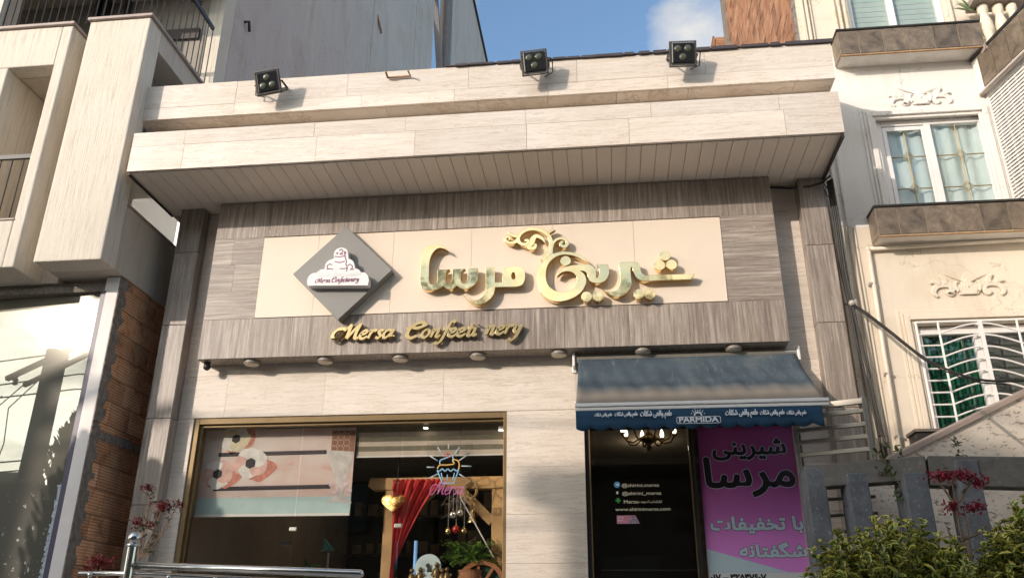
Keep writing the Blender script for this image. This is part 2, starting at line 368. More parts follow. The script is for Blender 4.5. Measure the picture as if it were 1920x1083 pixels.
    def text(s, body, x0, x1, z0, z1, y, depth=0., bold=0., slant=0., top=None):
        """lettering fitted to a rectangle; z1 None keeps the letters' own proportions"""
        cu = bpy.data.curves.new('tmp', 'FONT'); cu.body = body; cu.extrude = .0; cu.shear = slant; cu.resolution_u = 4
        def fit(vs):
            a = min(v.x for v in vs); b = max(v.x for v in vs); c = min(v.y for v in vs); d = max(v.y for v in vs)
            kx = (x1-x0)/(b-a); kz = (z1-z0)/(d-c) if z1 is not None else kx
            return [Vector((x0+(v.x-a)*kx, z0+(v.y-c)*kz, v.z)) for v in vs]
        t = MB(); t._conv(cu, y, fit)
        offs = [(0, 0)] + ([(bold*math.cos(k*math.pi/4), bold*math.sin(k*math.pi/4)) for k in range(8)] if bold else [])
        for i, (dx, dz) in enumerate(offs):
            s.add([(v.x+dx, v.y-i*.00006, v.z+dz) for v in t.v], t.f)
        return s
    def slabs(s, x0, x1, rows, y, th, lens=(.7, 1.3), gap=.004, z0=0., axis='y'):   # stone slabs, rows of heights, front face at y
        z = z0
        for h in rows:
            x = x0; first = True
            while x < x1-1e-4:
                L = random.uniform(*lens)*(random.uniform(.35, 1) if first else 1); first = False
                e = x+L
                if x1-e < lens[0]*.35: e = x1
                dy = random.uniform(0, .0015)
                if axis == 'y': s.box(x+gap/2, e-gap/2, y+dy, y+th, z+gap/2, z+h-gap/2)
                else: s.box(y-th, y-dy, x+gap/2, e-gap/2, z+gap/2, z+h-gap/2)
                x = e
            z += h
        return s
    def build(s, name, mat, parent=None, bevel=0., smooth=False, kind=None):
        me = bpy.data.meshes.new(name)
        off = Vector((0, 0, 0)); p = parent
        while p is not None: off += p.location; p = p.parent
        me.from_pydata([v-off for v in s.v], [], s.f); me.update()
        if s.u:
            uv = me.uv_layers.new(name='UVMap')
            for lp in me.loops: uv.data[lp.index].uv = s.u[lp.vertex_index]
        o = bpy.data.objects.new(name, me); COL.objects.link(o); o.parent = parent
        me.materials.append(mat)
        if smooth:
            for q in me.polygons: q.use_smooth = True
        if bevel:
            b = o.modifiers.new('bevel', 'BEVEL'); b.width = bevel; b.segments = 2; b.limit_method = 'ANGLE'; b.angle_limit = R_(40)
        if kind: o['kind'] = kind
        return o
def tag(o, label, cat, group=None):
    o['label'] = label; o['category'] = cat
    if group: o['group'] = group
    return o
def thing(name, label, cat, loc=(0, 0, 0), group=None):
    o = bpy.data.objects.new(name, None); COL.objects.link(o); o.location = loc; o.empty_display_size = .1
    return tag(o, label, cat, group)
def copy_thing(root, loc, label=None, rot=None):
    def cp(o, par):
        c = o.copy(); COL.objects.link(c); c.parent = par
        for ch in o.children: cp(ch, c)
        return c
    r = cp(root, None); r.location = loc
    if rot: r.rotation_euler = rot
    if label: r['label'] = label
    return r
def stroke(pts, w, smooth=True, n=5):            # outline of a tapered stroke, pts in x,z
    P = catmull([tuple(p) for p in pts], False, n) if smooth else [Vector(p) for p in pts]
    N = len(P); L = []; Rr = []
    for i, p in enumerate(P):
        d = (P[min(i+1, N-1)]-P[max(i-1, 0)]).normalized(); nn = Vector((-d.y, d.x))
        t = i/(N-1)*(len(w)-1); k = min(int(t), len(w)-2); ww = w[k]+(w[k+1]-w[k])*(t-k)
        L.append(p+nn*ww/2); Rr.append(p-nn*ww/2)
    return L + Rr[::-1]
FORM = {'ا': 'FE8D FE8E', 'ب': 'FE8F FE90 FE91 FE92', 'ت': 'FE95 FE96 FE97 FE98', 'پ': 'FB56 FB57 FB58 FB59', 'خ': 'FEA5 FEA6 FEA7 FEA8', 'د': 'FEA9 FEAA', 'ر': 'FEAD FEAE',
        'س': 'FEB1 FEB2 FEB3 FEB4', 'ش': 'FEB5 FEB6 FEB7 FEB8', 'ط': 'FEC1 FEC2 FEC3 FEC4', 'ع': 'FEC9 FECA FECB FECC', 'ف': 'FED1 FED2 FED3 FED4', 'ق': 'FED5 FED6 FED7 FED8',
        'ک': 'FB8E FB8F FB90 FB91', 'گ': 'FB92 FB93 FB94 FB95', 'ل': 'FEDD FEDE FEDF FEE0', 'م': 'FEE1 FEE2 FEE3 FEE4', 'ن': 'FEE5 FEE6 FEE7 FEE8', 'ه': 'FEE9 FEEA FEEB FEEC',
        'و': 'FEED FEEE', 'ی': 'FBFC FBFD FBFE FBFF'}
def fa(s):                                       # joined letter forms in drawing order
    out = []
    for i, ch in enumerate(s):
        if ch not in FORM: out.append(ch); continue
        f = [chr(int(x, 16)) for x in FORM[ch].split()]
        pj = i > 0 and s[i-1] in FORM and len(FORM[s[i-1]].split()) == 4
        nj = i+1 < len(s) and s[i+1] in FORM and len(f) == 4
        out.append(f[3] if pj and nj else f[1] if pj else f[2] if nj else f[0])
    return ''.join(out[::-1])
# ---- script hand: centre lines per letter (x-height 1)
GLY = {
 'M': (2.0, [[(.5, 1.05), (.15, 1.3), (-.45, 1.15), (-.7, .55), (-.45, .02), (.0, .1), (.4, .8), (.85, 1.8)], [(.85, 1.8), (.82, .9), (.85, .05)], [(.85, .05), (1.25, 1.0), (1.75, 1.85)], [(1.75, 1.85), (1.6, .9), (1.65, .1), (1.95, .15)]]),
 'C': (1.5, [[(1.55, 1.45), (1.35, 1.85), (.75, 1.75), (.25, 1.1), (.2, .35), (.6, 0), (1.15, .25)], [(-.1, 1.1), (.3, 1.35), (.9, 1.2), (1.6, 1.5), (1.75, 1.7)]]),
 'a': (1.2, [[(.80, .80), (.5, 1), (.18, .75), (.1, .35), (.28, .02), (.55, .2), (.86, .75)], [(.96, 1.05), (.84, .45), (.92, .03), (1.2, .28)]]),
 'e': (.85, [[(.12, .48), (.5, .58), (.68, .8), (.5, 1), (.25, .85), (.1, .45), (.25, .05), (.55, .03), (.85, .3)]]),
 'r': (.75, [[(.08, .8), (.25, 1), (.22, .5), (.15, 0)], [(.2, .5), (.42, .9), (.62, 1), (.75, .85)]]),
 's': (.75, [[(.68, .85), (.48, 1), (.28, .82), (.42, .55), (.56, .28), (.4, .02), (.12, .12)]]),
 'n': (1.0, [[(.05, .8), (.22, 1), (.2, .5), (.12, 0)], [(.18, .5), (.42, .92), (.66, 1), (.66, .6), (.64, .1), (.8, .02), (.98, .25)]]),
 'o': (.9, [[(.5, 1), (.2, .8), (.1, .35), (.35, .0), (.65, .2), (.76, .65), (.5, 1)]]),
 'f': (.65, [[(1.05, 1.7), (.85, 1.95), (.6, 1.6), (.48, .9), (.35, .1), (.2, -.55), (-.1, -.8), (-.3, -.6)], [(.15, .95), (.85, 1.0)]]),
 'c': (.8, [[(.68, .78), (.5, 1), (.24, .82), (.1, .42), (.26, .03), (.55, .03), (.82, .3)]]),
 't': (.6, [[(.42, 1.5), (.34, .8), (.28, .2), (.42, .0), (.66, .22)], [(.1, .98), (.66, 1.0)]]),
 'i': (.5, [[(.22, 1.0), (.18, .4), (.26, .02), (.5, .22)], [(.3, 1.38), (.34, 1.46)]]),
 'y': (.95, [[(.06, .85), (.24, 1), (.24, .45), (.42, .1), (.66, .4), (.82, .95)], [(.86, 1), (.74, .2), (.55, -.5), (.2, -.8), (-.1, -.6)]]),
 ' ': (.6, [])}
def script_lines(word, x0, x1, zb, xh, slope=0., slant=.32):   # list of centre lines fitted between x0 and x1 on a base line
    adv = sum(GLY[c][0] for c in word); k = (x1-x0)/adv; px = 0.; out = []
    for c in word:
        for ln in GLY[c][1]:
            out.append((c, [(x0+(px+p[0])*k + p[1]*xh*slant, zb + p[1]*xh + slope*(px+p[0])*k) for p in ln]))
        px += GLY[c][0]
    return out
def pen(pts, w, mn=.35, ang=40.):                # broad-nib outline
    P = catmull([tuple(p) for p in pts], False, 5); ws = []
    for i in range(len(P)):
        d = P[min(i+1, len(P)-1)]-P[max(i-1, 0)]; a = math.atan2(d.y, d.x)
        ws.append(w*(mn+(1-mn)*abs(math.sin(a-R_(ang)))))
    return stroke(P, ws, False)

# ================================================================== SETTING
ASPH = M_('asphalt', rough=.9); ASPH.color(ASPH.ramp(ASPH.noise(ASPH.coord(), 30, 6, .7), (.3, (.10, .096, .09)), (.7, (.15, .145, .135)))); ASPH = ASPH.m
PAVE = concrete_grey('pavement_concrete', (.44, .415, .38), (.54, .51, .47))
MB().box(-400, 400, -400, 400, -.5, 0).build('ground', plain('earth', (.16, .13, .10), .95), kind='structure')
MB().box(-120, 120, -13.2, -5.2, .004, .02).build('road', ASPH, kind='structure')
MB().box(-120, 120, -5.19, -2.62, .004, .14).build('pavement', PAVE, kind='structure')
MB().box(-120, 120, -17.1, -13.21, .004, .14).build('pavement', PAVE, kind='structure')
MB().box(-4.0, 1.80, -2.6, .2, .1, 1.0).build('terrace', PAVE, bevel=.01, kind='structure')
MB().box(1.84, 9, -2.55, .28, .1, .95).build('planting_bed', plain('garden_soil', (.09, .065, .045), .95, var=.4, scale=20), kind='structure')

# --- across the street (seen only in reflections and by its shade)
OPW = plain('weathered_render', (.15, .13, .105), .85, var=.2, scale=1.5); OPG = M_('dark_window', (.02, .022, .024), .08).m
def opposite(x0, x1, h, y, label, col):
    t = thing('terraced_building', label, 'building', ((x0+x1)/2, y, 0), 'buildings across the street')
    MB().box(x0, x1, y-9, y, 0, h).build('wall', col, t)
    MB().box(x0-.1, x1+.1, y-.25, y+.28, h, h+.28).build('parapet', STUC2, t)
    nx = max(2, int((x1-x0)/3.2))
    for k in range(int(h//3.1)):
        for i in range(nx):
            cx = x0+(i+.5)*(x1-x0)/nx
            w = MB().box(cx-.65, cx+.65, y+.004, y+.06, k*3.1+1.1, k*3.1+2.5).build('window', BLACK, t)
            MB().box(cx-.57, cx+.57, y+.062, y+.07, k*3.1+1.18, k*3.1+2.42).build('pane', OPG, w)
opposite(-36, -18.3, 5.8, -15.0, 'low flat roofed building across the street behind the concrete utility pole', OPW)
opposite(-13.7, -4.2, 9.05, -15.0, 'three storey building across the street, left of the tree row', plain('ochre_render', (.17, .135, .09), .85))
opposite(-4.0, 5, 9.0, -15.0, 'three storey building across the street facing the shop sign', OPW)
opposite(5.2, 18, 8.2, -15.0, 'lower building across the street facing the balconies', plain('rose_render', (.16, .12, .10), .85))
tag(MB().box(-18.25, -13.75, -15.6, -15.35, 0, 2.3).build('yard_wall', OPW), 'low plain yard wall across the street closing the gap between buildings', 'wall')

LEAFT = leaf_mat('street_tree_leaf', (.035, .075, .02), (.075, .12, .03), (.07, .11, .03))
BARK = plain('tree_bark', (.14, .10, .07), .9, var=.35, scale=14, bump=.6)
def leafy(mb, c, n, L, Wd, rad, rnd, up=.25, squash=1.):
    for _ in range(n):
        while True:
            p = Vector((rnd.uniform(-1, 1), rnd.uniform(-1, 1), rnd.uniform(-1, 1)))
            if p.length < 1: break
        p = Vector((p.x*rad, p.y*rad, p.z*rad*squash))+Vector(c)
        d = Vector((rnd.gauss(0, 1), rnd.gauss(0, 1), rnd.gauss(up, .6))).normalized()
        one_leaf(mb, p, d, L*rnd.uniform(.6, 1.25), Wd*rnd.uniform(.7, 1.2), rnd)
def one_leaf(mb, p, d, L, Wd, rnd, fold=.25):
    sd = d.cross(Vector((rnd.gauss(0, .4), rnd.gauss(0, .4), 1))).normalized(); up = sd.cross(d)
    b = p; t = p+d*L-up*L*.12; mm = p+d*L*.5-up*L*fold*.3
    l1 = p+d*L*.35+sd*Wd*.5+up*L*.05; l2 = p+d*L*.72+sd*Wd*.36; r1 = p+d*L*.35-sd*Wd*.5+up*L*.05; r2 = p+d*L*.72-sd*Wd*.36
    mb.add([b, mm, t, l1, l2, r1, r2], [(0, 1, 3), (3, 1, 4), (4, 1, 2), (0, 5, 1), (5, 6, 1), (6, 2, 1)],
           [(.55, 0), (0, 0), (.8, 0), (1, 0), (1, 0), (1, 0), (1, 0)])
def street_tree(x, y, h, r, label, seed, n=2600):
    rnd = random.Random(seed)
    t = thing('street_tree', label, 'tree', (x, y, .14), 'trees along the far pavement')
    tr = MB(); th = h-2*r*.75
    tr.tube([(x, y, .14), (x+.05, y, th*.5), (x-.03, y+.05, th), (x, y, th+r*.8)], [.16, .12, .10, .03])
    cl = []
    for k in range(9):
        a = k*2.4+rnd.random(); e = Vector((x+math.cos(a)*r*.62, y+math.sin(a)*r*.62, th+r*rnd.uniform(.35, 1.25)))
        tr.tube([(x, y, th*rnd.uniform(.75, 1)), ((x+e.x)/2, (y+e.y)/2, (th+e.z)/2+.1), e], [.07, .045, .012], 6); cl.append(e)
    cl.append(Vector((x, y, h-r*.5)))
    tr.build('trunk', BARK, t, smooth=True)
    lv = MB()
    for e in cl: leafy(lv, e, n//len(cl), .17, .10, r*.55, rnd, squash=.8)
    lv.build('crown', LEAFT, t)
street_tree(-3.7, -13.6, 9.9, 2.6, 'slim leafy street tree across the road, mirrored in the left gold letters', 3, 6000)
street_tree(.1, -13.6, 9.9, 2.7, 'tallest leafy street tree across the road, facing the gold letters', 4, 6500)
street_tree(3.9, -13.6, 9.8, 2.6, 'broad leafy street tree across the road facing the shop door', 5, 6000)
street_tree(8.2, -13.6, 9.6, 2.3, 'low leafy street tree across the road facing the garden wall', 8)
cy = thing('added_shade_cypress', 'added unseen narrow cypress on the near pavement, placed to shade the left stone pillar', 'tree', (-6.72, -3.3, .14)); MB().tube([(-6.72, -3.3, .14), (-6.72, -3.3, 4.0)], [.06, .015], 8).build('trunk', BARK, cy); lv = MB(); rn = random.Random(31)  # unseen tree added to throw shade on the left column and pillar
for i in range(3600):
    z = rn.uniform(.5, 4.4); r_ = .37*min(1, (4.55-z)/.8)*rn.uniform(.4, 1); a = rn.uniform(0, 6.28); one_leaf(lv, Vector((-6.72+r_*math.cos(a), -3.3+r_*math.sin(a), z)), Vector((math.cos(a)*.4, math.sin(a)*.4, 1)).normalized(), .15, .07, rn)
lv.build('crown', LEAFT, cy)

PX_, PY_ = -13.45, -9.73
pole = thing('utility_pole', 'square concrete utility pole with wires, mirrored in the left glass front', 'utility pole', (PX_, PY_, 0))
MB().prism([(PX_-.18, .14), (PX_+.18, .14), (PX_+.14, 7.78), (PX_-.14, 7.78)], PY_-.2, PY_+.2).build('post', concrete_grey('pole_concrete', (.16, .15, .13), (.24, .225, .20), (.2, .19, .17)), pole, bevel=.02)
ca = MB(); ca.bar((PX_+.95, PY_+.24, 7.85), (PX_-1.0, PY_+.24, 7.10), .10, .10); ca.bar((PX_+.9, PY_-.24, 7.83), (PX_-.95, PY_-.24, 7.08), .09, .09)
ca.build('crossarm', RUST, pole)
for x, z in ((PX_+.9, 7.72), (PX_+.5, 7.55), (PX_-.75, 7.08)):
    MB().lathe([(.02, -.14), (.07, -.12), (.035, -.06), (.075, -.03), (.035, .03), (.06, .07), (.01, .11)], (x, PY_+.24, z), 10).build('insulator', plain('brown_porcelain', (.10, .06, .04), .3), pole)
wr = MB()
for z0, sg_, sag in ((7.65, .24, .4), (7.1, .2, .45), (6.75, .2, .3), (5.2, .3, .2), (5.0, .3, .3)):
    for x1 in (PX_+.9-24, PX_+.9+30): wr.tube([(PX_+.9+(x1-PX_-.9)*k/12, PY_+sg_, z0-sag*math.sin(math.pi*k/12)) for k in range(13)], .018, 5)
for q in range(5):
    a = .25+.12*q; wr.tube([(PX_+.1+.02*q, PY_+.25, 4.2), (PX_+.2+a, PY_+.25, 5.0+a*1.2), (PX_+.35+a*1.4, PY_+.25, 5.55-.14*q), (PX_+.25+a*.8, PY_+.25, 5.0-.12*q), (PX_+.1, PY_+.25, 4.1-.06*q)], .014, 5)
for q in range(3):
    wr.tube([(PX_+.2-.6*q, PY_+.25, 7.3-.3*q), (PX_-.75-.35*q, PY_+.25, 6.4), (PX_-.65-.3*q, PY_+.25, 5.6), (PX_-.8-.4*q, PY_+.25, 4.7)], .013, 5)
tag(wr.build('overhead_wires', CABLE), 'slack overhead wires running from the concrete pole along the street', 'cable')

# ================================================================== SHOP BUILDING
YW = .22; FX0, FX1 = -3.96, 2.545
shop = thing('confectionery_shop', 'single storey shop clad in cream veined stone slabs under a deep canopy', 'building', (-.7, 0, 1))
w = MB()
for (a, b, z0, z1) in ((-3.60, 2.30, 3.50, 5.63), (-3.60, -3.39, 1.0, 3.498), (-.465, .22, 1.0, 3.498), (.222, 2.06, 3.395, 3.498), (2.062, 2.30, 1.0, 3.498)):
    rows = []; z = z0
    while z < z1-.01:
        h = .40 if z1-z > .6 else z1-z
        rows.append(h); z += h
    w.slabs(a, b, rows, YW, .028, (.9, 1.5), .002, z0)
    w.box(a, b, YW+.031, YW+.25, z0, z1)
w.build('wall', TRAV, shop)
for a, b in ((-3.785, -3.545), (2.29, 2.53)):
    w = MB(); z = 1.0
    while z < 5.6:
        h = min(random.uniform(.75, 1.0), 5.635-z); w.box(a, b, .08, .5, z, z+h-.003); z += h
    w.build('pillar', GSV, shop, bevel=.004)
b = MB(); b.box(FX0+.02, FX1-.02, -.655, .5, 5.67, 6.06); b.slabs(FX0, FX1, [.155, .265][::-1], -.68, .027, (.85, 1.35), .0025, 5.64)
b.slabs(-.65, .5, [.265, .155], FX1, .02, (.6, .9), .004, 5.64, axis='x')
b.box(FX0, FX0+.018, -.653, .5, 5.64, 6.06)
b.build('lower_fascia', TRAV, shop)
b = MB(); b.slabs(-4.01, 2.585, [.30], -.30, .03, (.9, 1.3), .004, 6.06); b.box(-4.0, 2.57, -.268, .5, 6.06, 6.4); b.build('recess_band', TRAV, shop)
b = MB(); b.box(-4.055, 2.58, -.475, .5, 6.345, 6.725); b.slabs(-4.075, 2.605, [.135, .262], -.5, .024, (.8, 1.3), .0025, 6.328)
x = -4.075
while x < 2.6:
    e = min(x+random.uniform(.6, 1.0), 2.605); b.box(x+.002, e-.002, -.473, -.301, 6.328, 6.343); x = e
b.slabs(-.473, .5, [.135, .262], 2.605, .02, (.6, .9), .004, 6.328, axis='x')
b.build('upper_fascia', TRAV, shop)
f = MB(); f.box(-1.0, 2.59, -.515, .3, 6.728, 6.738)
for k in range(26):
    xx = -.9+k*.135; f.box(xx, xx+random.uniform(.08, .16), -.522-random.uniform(0, .008), -.49, 6.722-random.uniform(0, .008), 6.7405+.0004*k)
f.build('roof_flashing', ROOFD, shop)
MB().box(-3.9, 2.54, .5, 9, 6.35, 6.45).build('roof', ROOFD, shop)
b = MB(); x = FX0+.025
while x < FX1-.03:
    e = min(x+.132, FX1-.025); b.box(x+.0025, e-.0025, -.645, .215, 5.634, 5.652); x = e
b.box(FX0+.03, FX1-.03, -.64, .21, 5.655, 5.668)
b.build('soffit', SOFFIT, shop)
MB().box(FX1-.022, FX1-.004, -.66, .2, 5.60, 5.632).build('soffit_trim', BLACK, shop)
MB().box(FX0+.004, FX0+.02, -.66, .2, 5.615, 5.632).build('soffit_trim', BLACK, shop)
# body of the shop, dark inside
MB().box(-3.78, -3.6, .51, 9, 1, 6.34).build('side_wall', LILAC, shop)
MB().box(2.30, 2.53, .51, 9, 1, 6.34).build('side_wall', LILAC, shop)
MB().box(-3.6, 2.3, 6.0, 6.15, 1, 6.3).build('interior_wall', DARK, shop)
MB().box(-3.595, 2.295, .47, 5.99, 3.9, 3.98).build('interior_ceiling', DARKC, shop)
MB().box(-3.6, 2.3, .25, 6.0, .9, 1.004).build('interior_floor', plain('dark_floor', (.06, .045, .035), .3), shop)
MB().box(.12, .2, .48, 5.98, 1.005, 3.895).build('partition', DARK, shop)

# shop window
win = MB()
X0, X1, Z1 = -3.389, -.466, 3.498
win.box(X0, X0+.05, .235, .33, 1.0, Z1); win.box(X1-.03, X1, .235, .33, 1.0, Z1); win.box(X0+.05, X1-.03, .235, .33, Z1-.055, Z1)
win.box(X0+.05, X0+.075, .265, .32, 1.0, Z1-.055); win.box(X0+.075, X1-.03, .265, .32, Z1-.08, Z1-.057)
sw = win.build('window', BRASS, shop, bevel=.003)
for a, bb in ((X0+.077, -2.36), (-2.352, -1.42), (-1.412, X1-.032)):
    MB().box(a, bb, .29, .298, 1.05, Z1-.084).build('pane', GLASS, sw)
MB().box(-3.31, -.5, .25, .33, 1.0, 1.048).build('sill', BRASS, sw)
for x, z in ((-2.356, 2.50), (-1.416, 2.52)):
    MB().box(x-.035, x+.035, .272, .289, z-.018, z+.018).build('pane_clip', ALU, sw, bevel=.008)
# door and its frame
dr = MB(); dr.box(.222, .262, .26, .38, 1.0, 3.39); dr.box(1.12, 1.16, .26, .38, 1.0, 3.39); dr.box(2.022, 2.06, .26, .38, 1.0, 3.39)
dr.box(.264, 1.118, .26, .38, 3.34, 3.39); dr.box(1.162, 2.02, .26, .38, 3.34, 3.39)
door = dr.build('door', BLACK, shop, bevel=.004)
MB().box(.264, 1.118, .33, .338, 1.0, 3.338).build('pane', GLASS, door)
MB().box(1.162, 2.02, .33, .338, 1.0, 3.338).build('pane', GLASS, door)
t_ = MB(); t_.box(1.113, 1.123, .25, .258, 1.0, 3.38); t_.box(.256, .266, .25, .258, 1.0, 3.38); t_.build('door_trim', BRASS, door)
MB().box(1.165, 1.24, .345, .40, 1.0, 3.33).build('door_post', plain('golden_wood', (.22, .12, .04), .5, var=.4, scale=9), door)

# ================================================================== SIGN BOX
sb = thing('sign_box', 'large box of brown grey veined stone hanging under the canopy, holding the signs', 'sign box', (-.65, 0, 4.0))
SX0, SX1 = -3.335, 2.018
bm = MB(); bm.box(SX0+.01, SX1-.01, .024, .215, 4.012, 5.62); bm.build('core', GSH, sb)
u = MB(); u.slabs(SX0, SX1, [.39], 0, .022, (1.1, 1.4), .002, 5.235); u.build('upper_band', GSV, sb)
u = MB(); u.slabs(SX0, SX1, [.385], 0, .022, (.5, 1.2), .002, 4.0)
u.build('lower_band', GSV, sb)
u = MB()
for k in range(3): u.slabs(SX0, -2.835, [.283], 0, .022, (.5, .6), .002, 4.386+k*.283)
u.box(SX0, SX0+.008, .024, .215, 4.0, 5.62); u.build('side_panel', GSH, sb)
u = MB()
for k in range(3): u.slabs(1.532, SX1, [.283], 0, .022, (.5, .6), .002, 4.386+k*.283)
u.slabs(.024, .215, [.5, .5, .62], SX1, .008, (1, 2), .002, 4.0, axis='x')
u.build('side_panel', GSH, sb)
u = MB(); x = SX0
while x < SX1-.01:
    e = min(x+random.uniform(.7, 1.2), SX1); u.box(x+.001, e-.001, .0225, .215, 4.0, 4.010); x = e
u.build('underside', GSV, sb)
MB().tube([(-3.28, .10, 4.0), (-3.28, .10, 3.965)], .03, 12).ball((-3.28, .10, 3.955), .034, 12).build('hook_ball', BLACK, sb, smooth=True)

# ---- cream panel with gold letters
cs = thing('name_sign', 'long cream panel with big polished gold Persian letters and a scroll flourish', 'shop sign', (-.65, -.004, 4.39))
p = MB(); cuts = [-2.832, -2.277, -1.537, -.784, -.016, .733, 1.529]
for a, b in zip(cuts, cuts[1:]): p.box(a+.0012, b-.0012, -.006, .02, 4.39, 5.222)
p.build('panel', CREAM, cs)
LY = -.03          # back of the stand-off letters
def c1(pts): return [(lambda q: (q.x, q.z) + tuple(t[2:]))(A(760+t[0]/5.413, 400+t[1]/5.413, -.09)) for t in pts]
def c2(pts): return [(lambda q: (q.x, q.z) + tuple(t[2:]))(A(1000+t[0]/5.415, 400+t[1]/5.415, -.09)) for t in pts]
sin_alef = c1([(428, 376, 1), (395, 340), (345, 319), (290, 314), (235, 328), (190, 365), (165, 425), (156, 510), (152, 610), (152, 695), (168, 748), (203, 772), (250, 776), (310, 768), (350, 755), (384, 734, 1),
   (415, 758), (450, 767), (490, 756), (525, 730, 1), (560, 755), (602, 766), (650, 753), (700, 720), (728, 680), (736, 620), (735, 552, 1), (635, 562, 1), (634, 610), (632, 670), (615, 706), (585, 712), (565, 690), (558, 632), (570, 588), (600, 563, 1), (478, 566, 1),
   (479, 620), (472, 690), (450, 714), (425, 716), (409, 692), (405, 632), (415, 592), (442, 569, 1), (326, 573, 1), (327, 630), (325, 690), (308, 718), (280, 724), (255, 717), (240, 690), (236, 600), (241, 500), (262, 425), (300, 372), (345, 350), (390, 356)])
mim_re = c1([(818, 550, 1), (908, 549, 1), (907, 620), (907, 700, 1), (985, 698, 1), (988, 630), (1004, 572), (1040, 546), (1100, 540), (1160, 543), (1200, 565), (1213, 612), (1210, 670), (1190, 714), (1150, 736), (1080, 742), (985, 744), (908, 746, 1), (904, 790), (880, 842), (832, 890), (775, 915), (720, 918), (670, 902), (630, 872), (598, 840, 1), (640, 868), (685, 882), (735, 876), (782, 848), (810, 805), (818, 740), (819, 650)])
hole = c1([(1098+24*math.cos(a*.45), 632+38*math.sin(a*.45)) for a in range(14)])
nun = c2([(560, 498, 1), (500, 440), (430, 406), (350, 390), (270, 392), (190, 415), (120, 465), (70, 535), (43, 615), (40, 690), (60, 770), (110, 840), (180, 880), (260, 890), (340, 878), (420, 845), (485, 795), (522, 735), (535, 690), (531, 650), (512, 612), (470, 577, 1), (520, 586), (546, 612), (556, 650), (580, 688), (640, 704), (700, 696), (745, 662), (766, 600), (766, 550), (755, 517, 1), (645, 516, 1), (668, 565), (672, 612), (655, 650), (636, 657, 1), (634, 600), (615, 548), (575, 522), (520, 520), (420, 525), (340, 540), (282, 570), (250, 608), (244, 632, 1), (285, 598), (335, 584), (385, 590), (422, 615), (442, 655), (440, 700), (425, 742), (388, 777), (330, 794), (260, 795), (200, 775), (155, 735), (130, 680), (124, 610), (138, 540), (175, 480), (235, 435), (310, 416), (390, 424), (460, 448), (515, 478)])
shin = c2([(870, 530), (885, 500), (950, 494), (1030, 493), (1066, 503), (1080, 540), (1090, 580), (1110, 614), (1140, 628, 1), (1350, 622, 1), (1638, 613, 1), (1605, 666, 1), (1300, 676, 1), (1140, 683), (1080, 672), (1040, 638), (1016, 590), (1005, 555), (993, 542), (985, 570), (990, 640), (995, 705), (980, 760), (940, 810), (880, 838), (820, 838), (760, 812), (710, 775, 1), (770, 796), (825, 790), (865, 760), (882, 710), (884, 640), (876, 580)])
for o, h in ((sin_alef, None), (mim_re, hole), (nun, None), (shin, None)):
    L = [catmull(o, True, 5)] + ([catmull(h, True, 2)] if h else [])
    MB().curve(L, LY, .06, .0022).build('letter', GOLD, cs)
for (u_, v_) in ((1337, 428), (1283, 524), (1403, 518), (1070, 817), (1183, 818), (540, 842), (660, 840), (327, 480)):
    q = A(1000+u_/5.415, 400+v_/5.415, -.09)
    MB().lathe([(.049, 0), (.049, .058), (.047, .06)], (q.x, LY, q.z), 28, (0, -1, 0)).build('letter_dot', GOLD, cs)
fl = [(c1, [(1402, 478), (1440, 420), (1470, 350), (1478, 290), (1462, 235), (1425, 195), (1370, 165), (1300, 150), (1230, 160), (1175, 195), (1145, 245), (1160, 292), (1205, 308), (1242, 292), (1240, 264), (1214, 268)], [52, 34, 30, 30, 30, 30, 26, 26, 22, 20, 14]),
      (c2, [(178, 412), (185, 340), (215, 275), (270, 248), (325, 262), (343, 300), (318, 330), (280, 316), (283, 285), (305, 285)], [26, 20, 20, 22, 26, 24, 20, 14]),
      (c2, [(140, 215), (168, 180), (216, 158)], [6, 16, 6]), (c1, [(1150, 225), (1090, 218), (1042, 183)], [30, 22, 4]),
      (c1, [(1150, 250), (1100, 288), (1045, 288), (1012, 258), (1028, 232), (1058, 240), (1056, 264)], [28, 24, 20, 18, 16, 12]),
      (c1, [(1180, 295), (1230, 318), (1280, 300), (1295, 250), (1330, 222), (1385, 245), (1418, 292)], [14, 30, 36, 44, 32, 26, 4]),
      (c1, [(1240, 312), (1268, 345), (1310, 338), (1322, 300)], [8, 28, 30, 14])]
for k, (cf, pts, ws) in enumerate(fl):
    MB().curve([stroke(cf(pts), [x*.00113 for x in ws])], LY+.0005*k, .05, .003).build('flourish', GOLD, cs)

# ---- diamond sign
dm = thing('diamond_sign', 'grey diamond board with a white tiered cake emblem, left on the cream panel', 'sign', (-1.98, -.01, 4.80))
dc = [A(x, y, -.105) for x, y in ((648, 427), (738, 509), (632, 596), (546, 513))]
cx = (dc[1].x+dc[3].x)/2; cz = (dc[0].z+dc[2].z)/2; hw = ((dc[1].x-dc[3].x)/2+(dc[0].z-dc[2].z)/2)/2
dm.location = (cx, -.01, cz)
MB().prism([(cx, cz+hw), (cx+hw, cz), (cx, cz-hw), (cx-hw, cz)], -.105, -.008).build('board', DGREY, dm, bevel=.004)
def c3(pts, y=-.19): return [(lambda q: (q.x, q.z) + tuple(t[2:]))(A(530+t[0]/5.70, 420+t[1]/5.70, y)) for t in pts]
cake = c3([(270, 655, 1), (262, 610), (275, 565), (310, 530), (375, 518, 1), (400, 490), (450, 480, 1), (458, 430), (490, 390), (550, 368, 1), (550, 310), (575, 270), (630, 252), (680, 270), (697, 310), (700, 368, 1), (745, 390), (765, 430), (768, 472, 1), (810, 485), (835, 516, 1), (880, 520), (912, 560), (918, 605), (908, 652, 1)])
eb = MB().curve([catmull(cake, True, 5)], -.107, .083, .002).build('emblem', WHITE, dm)
ln = MB(); k_ = 0
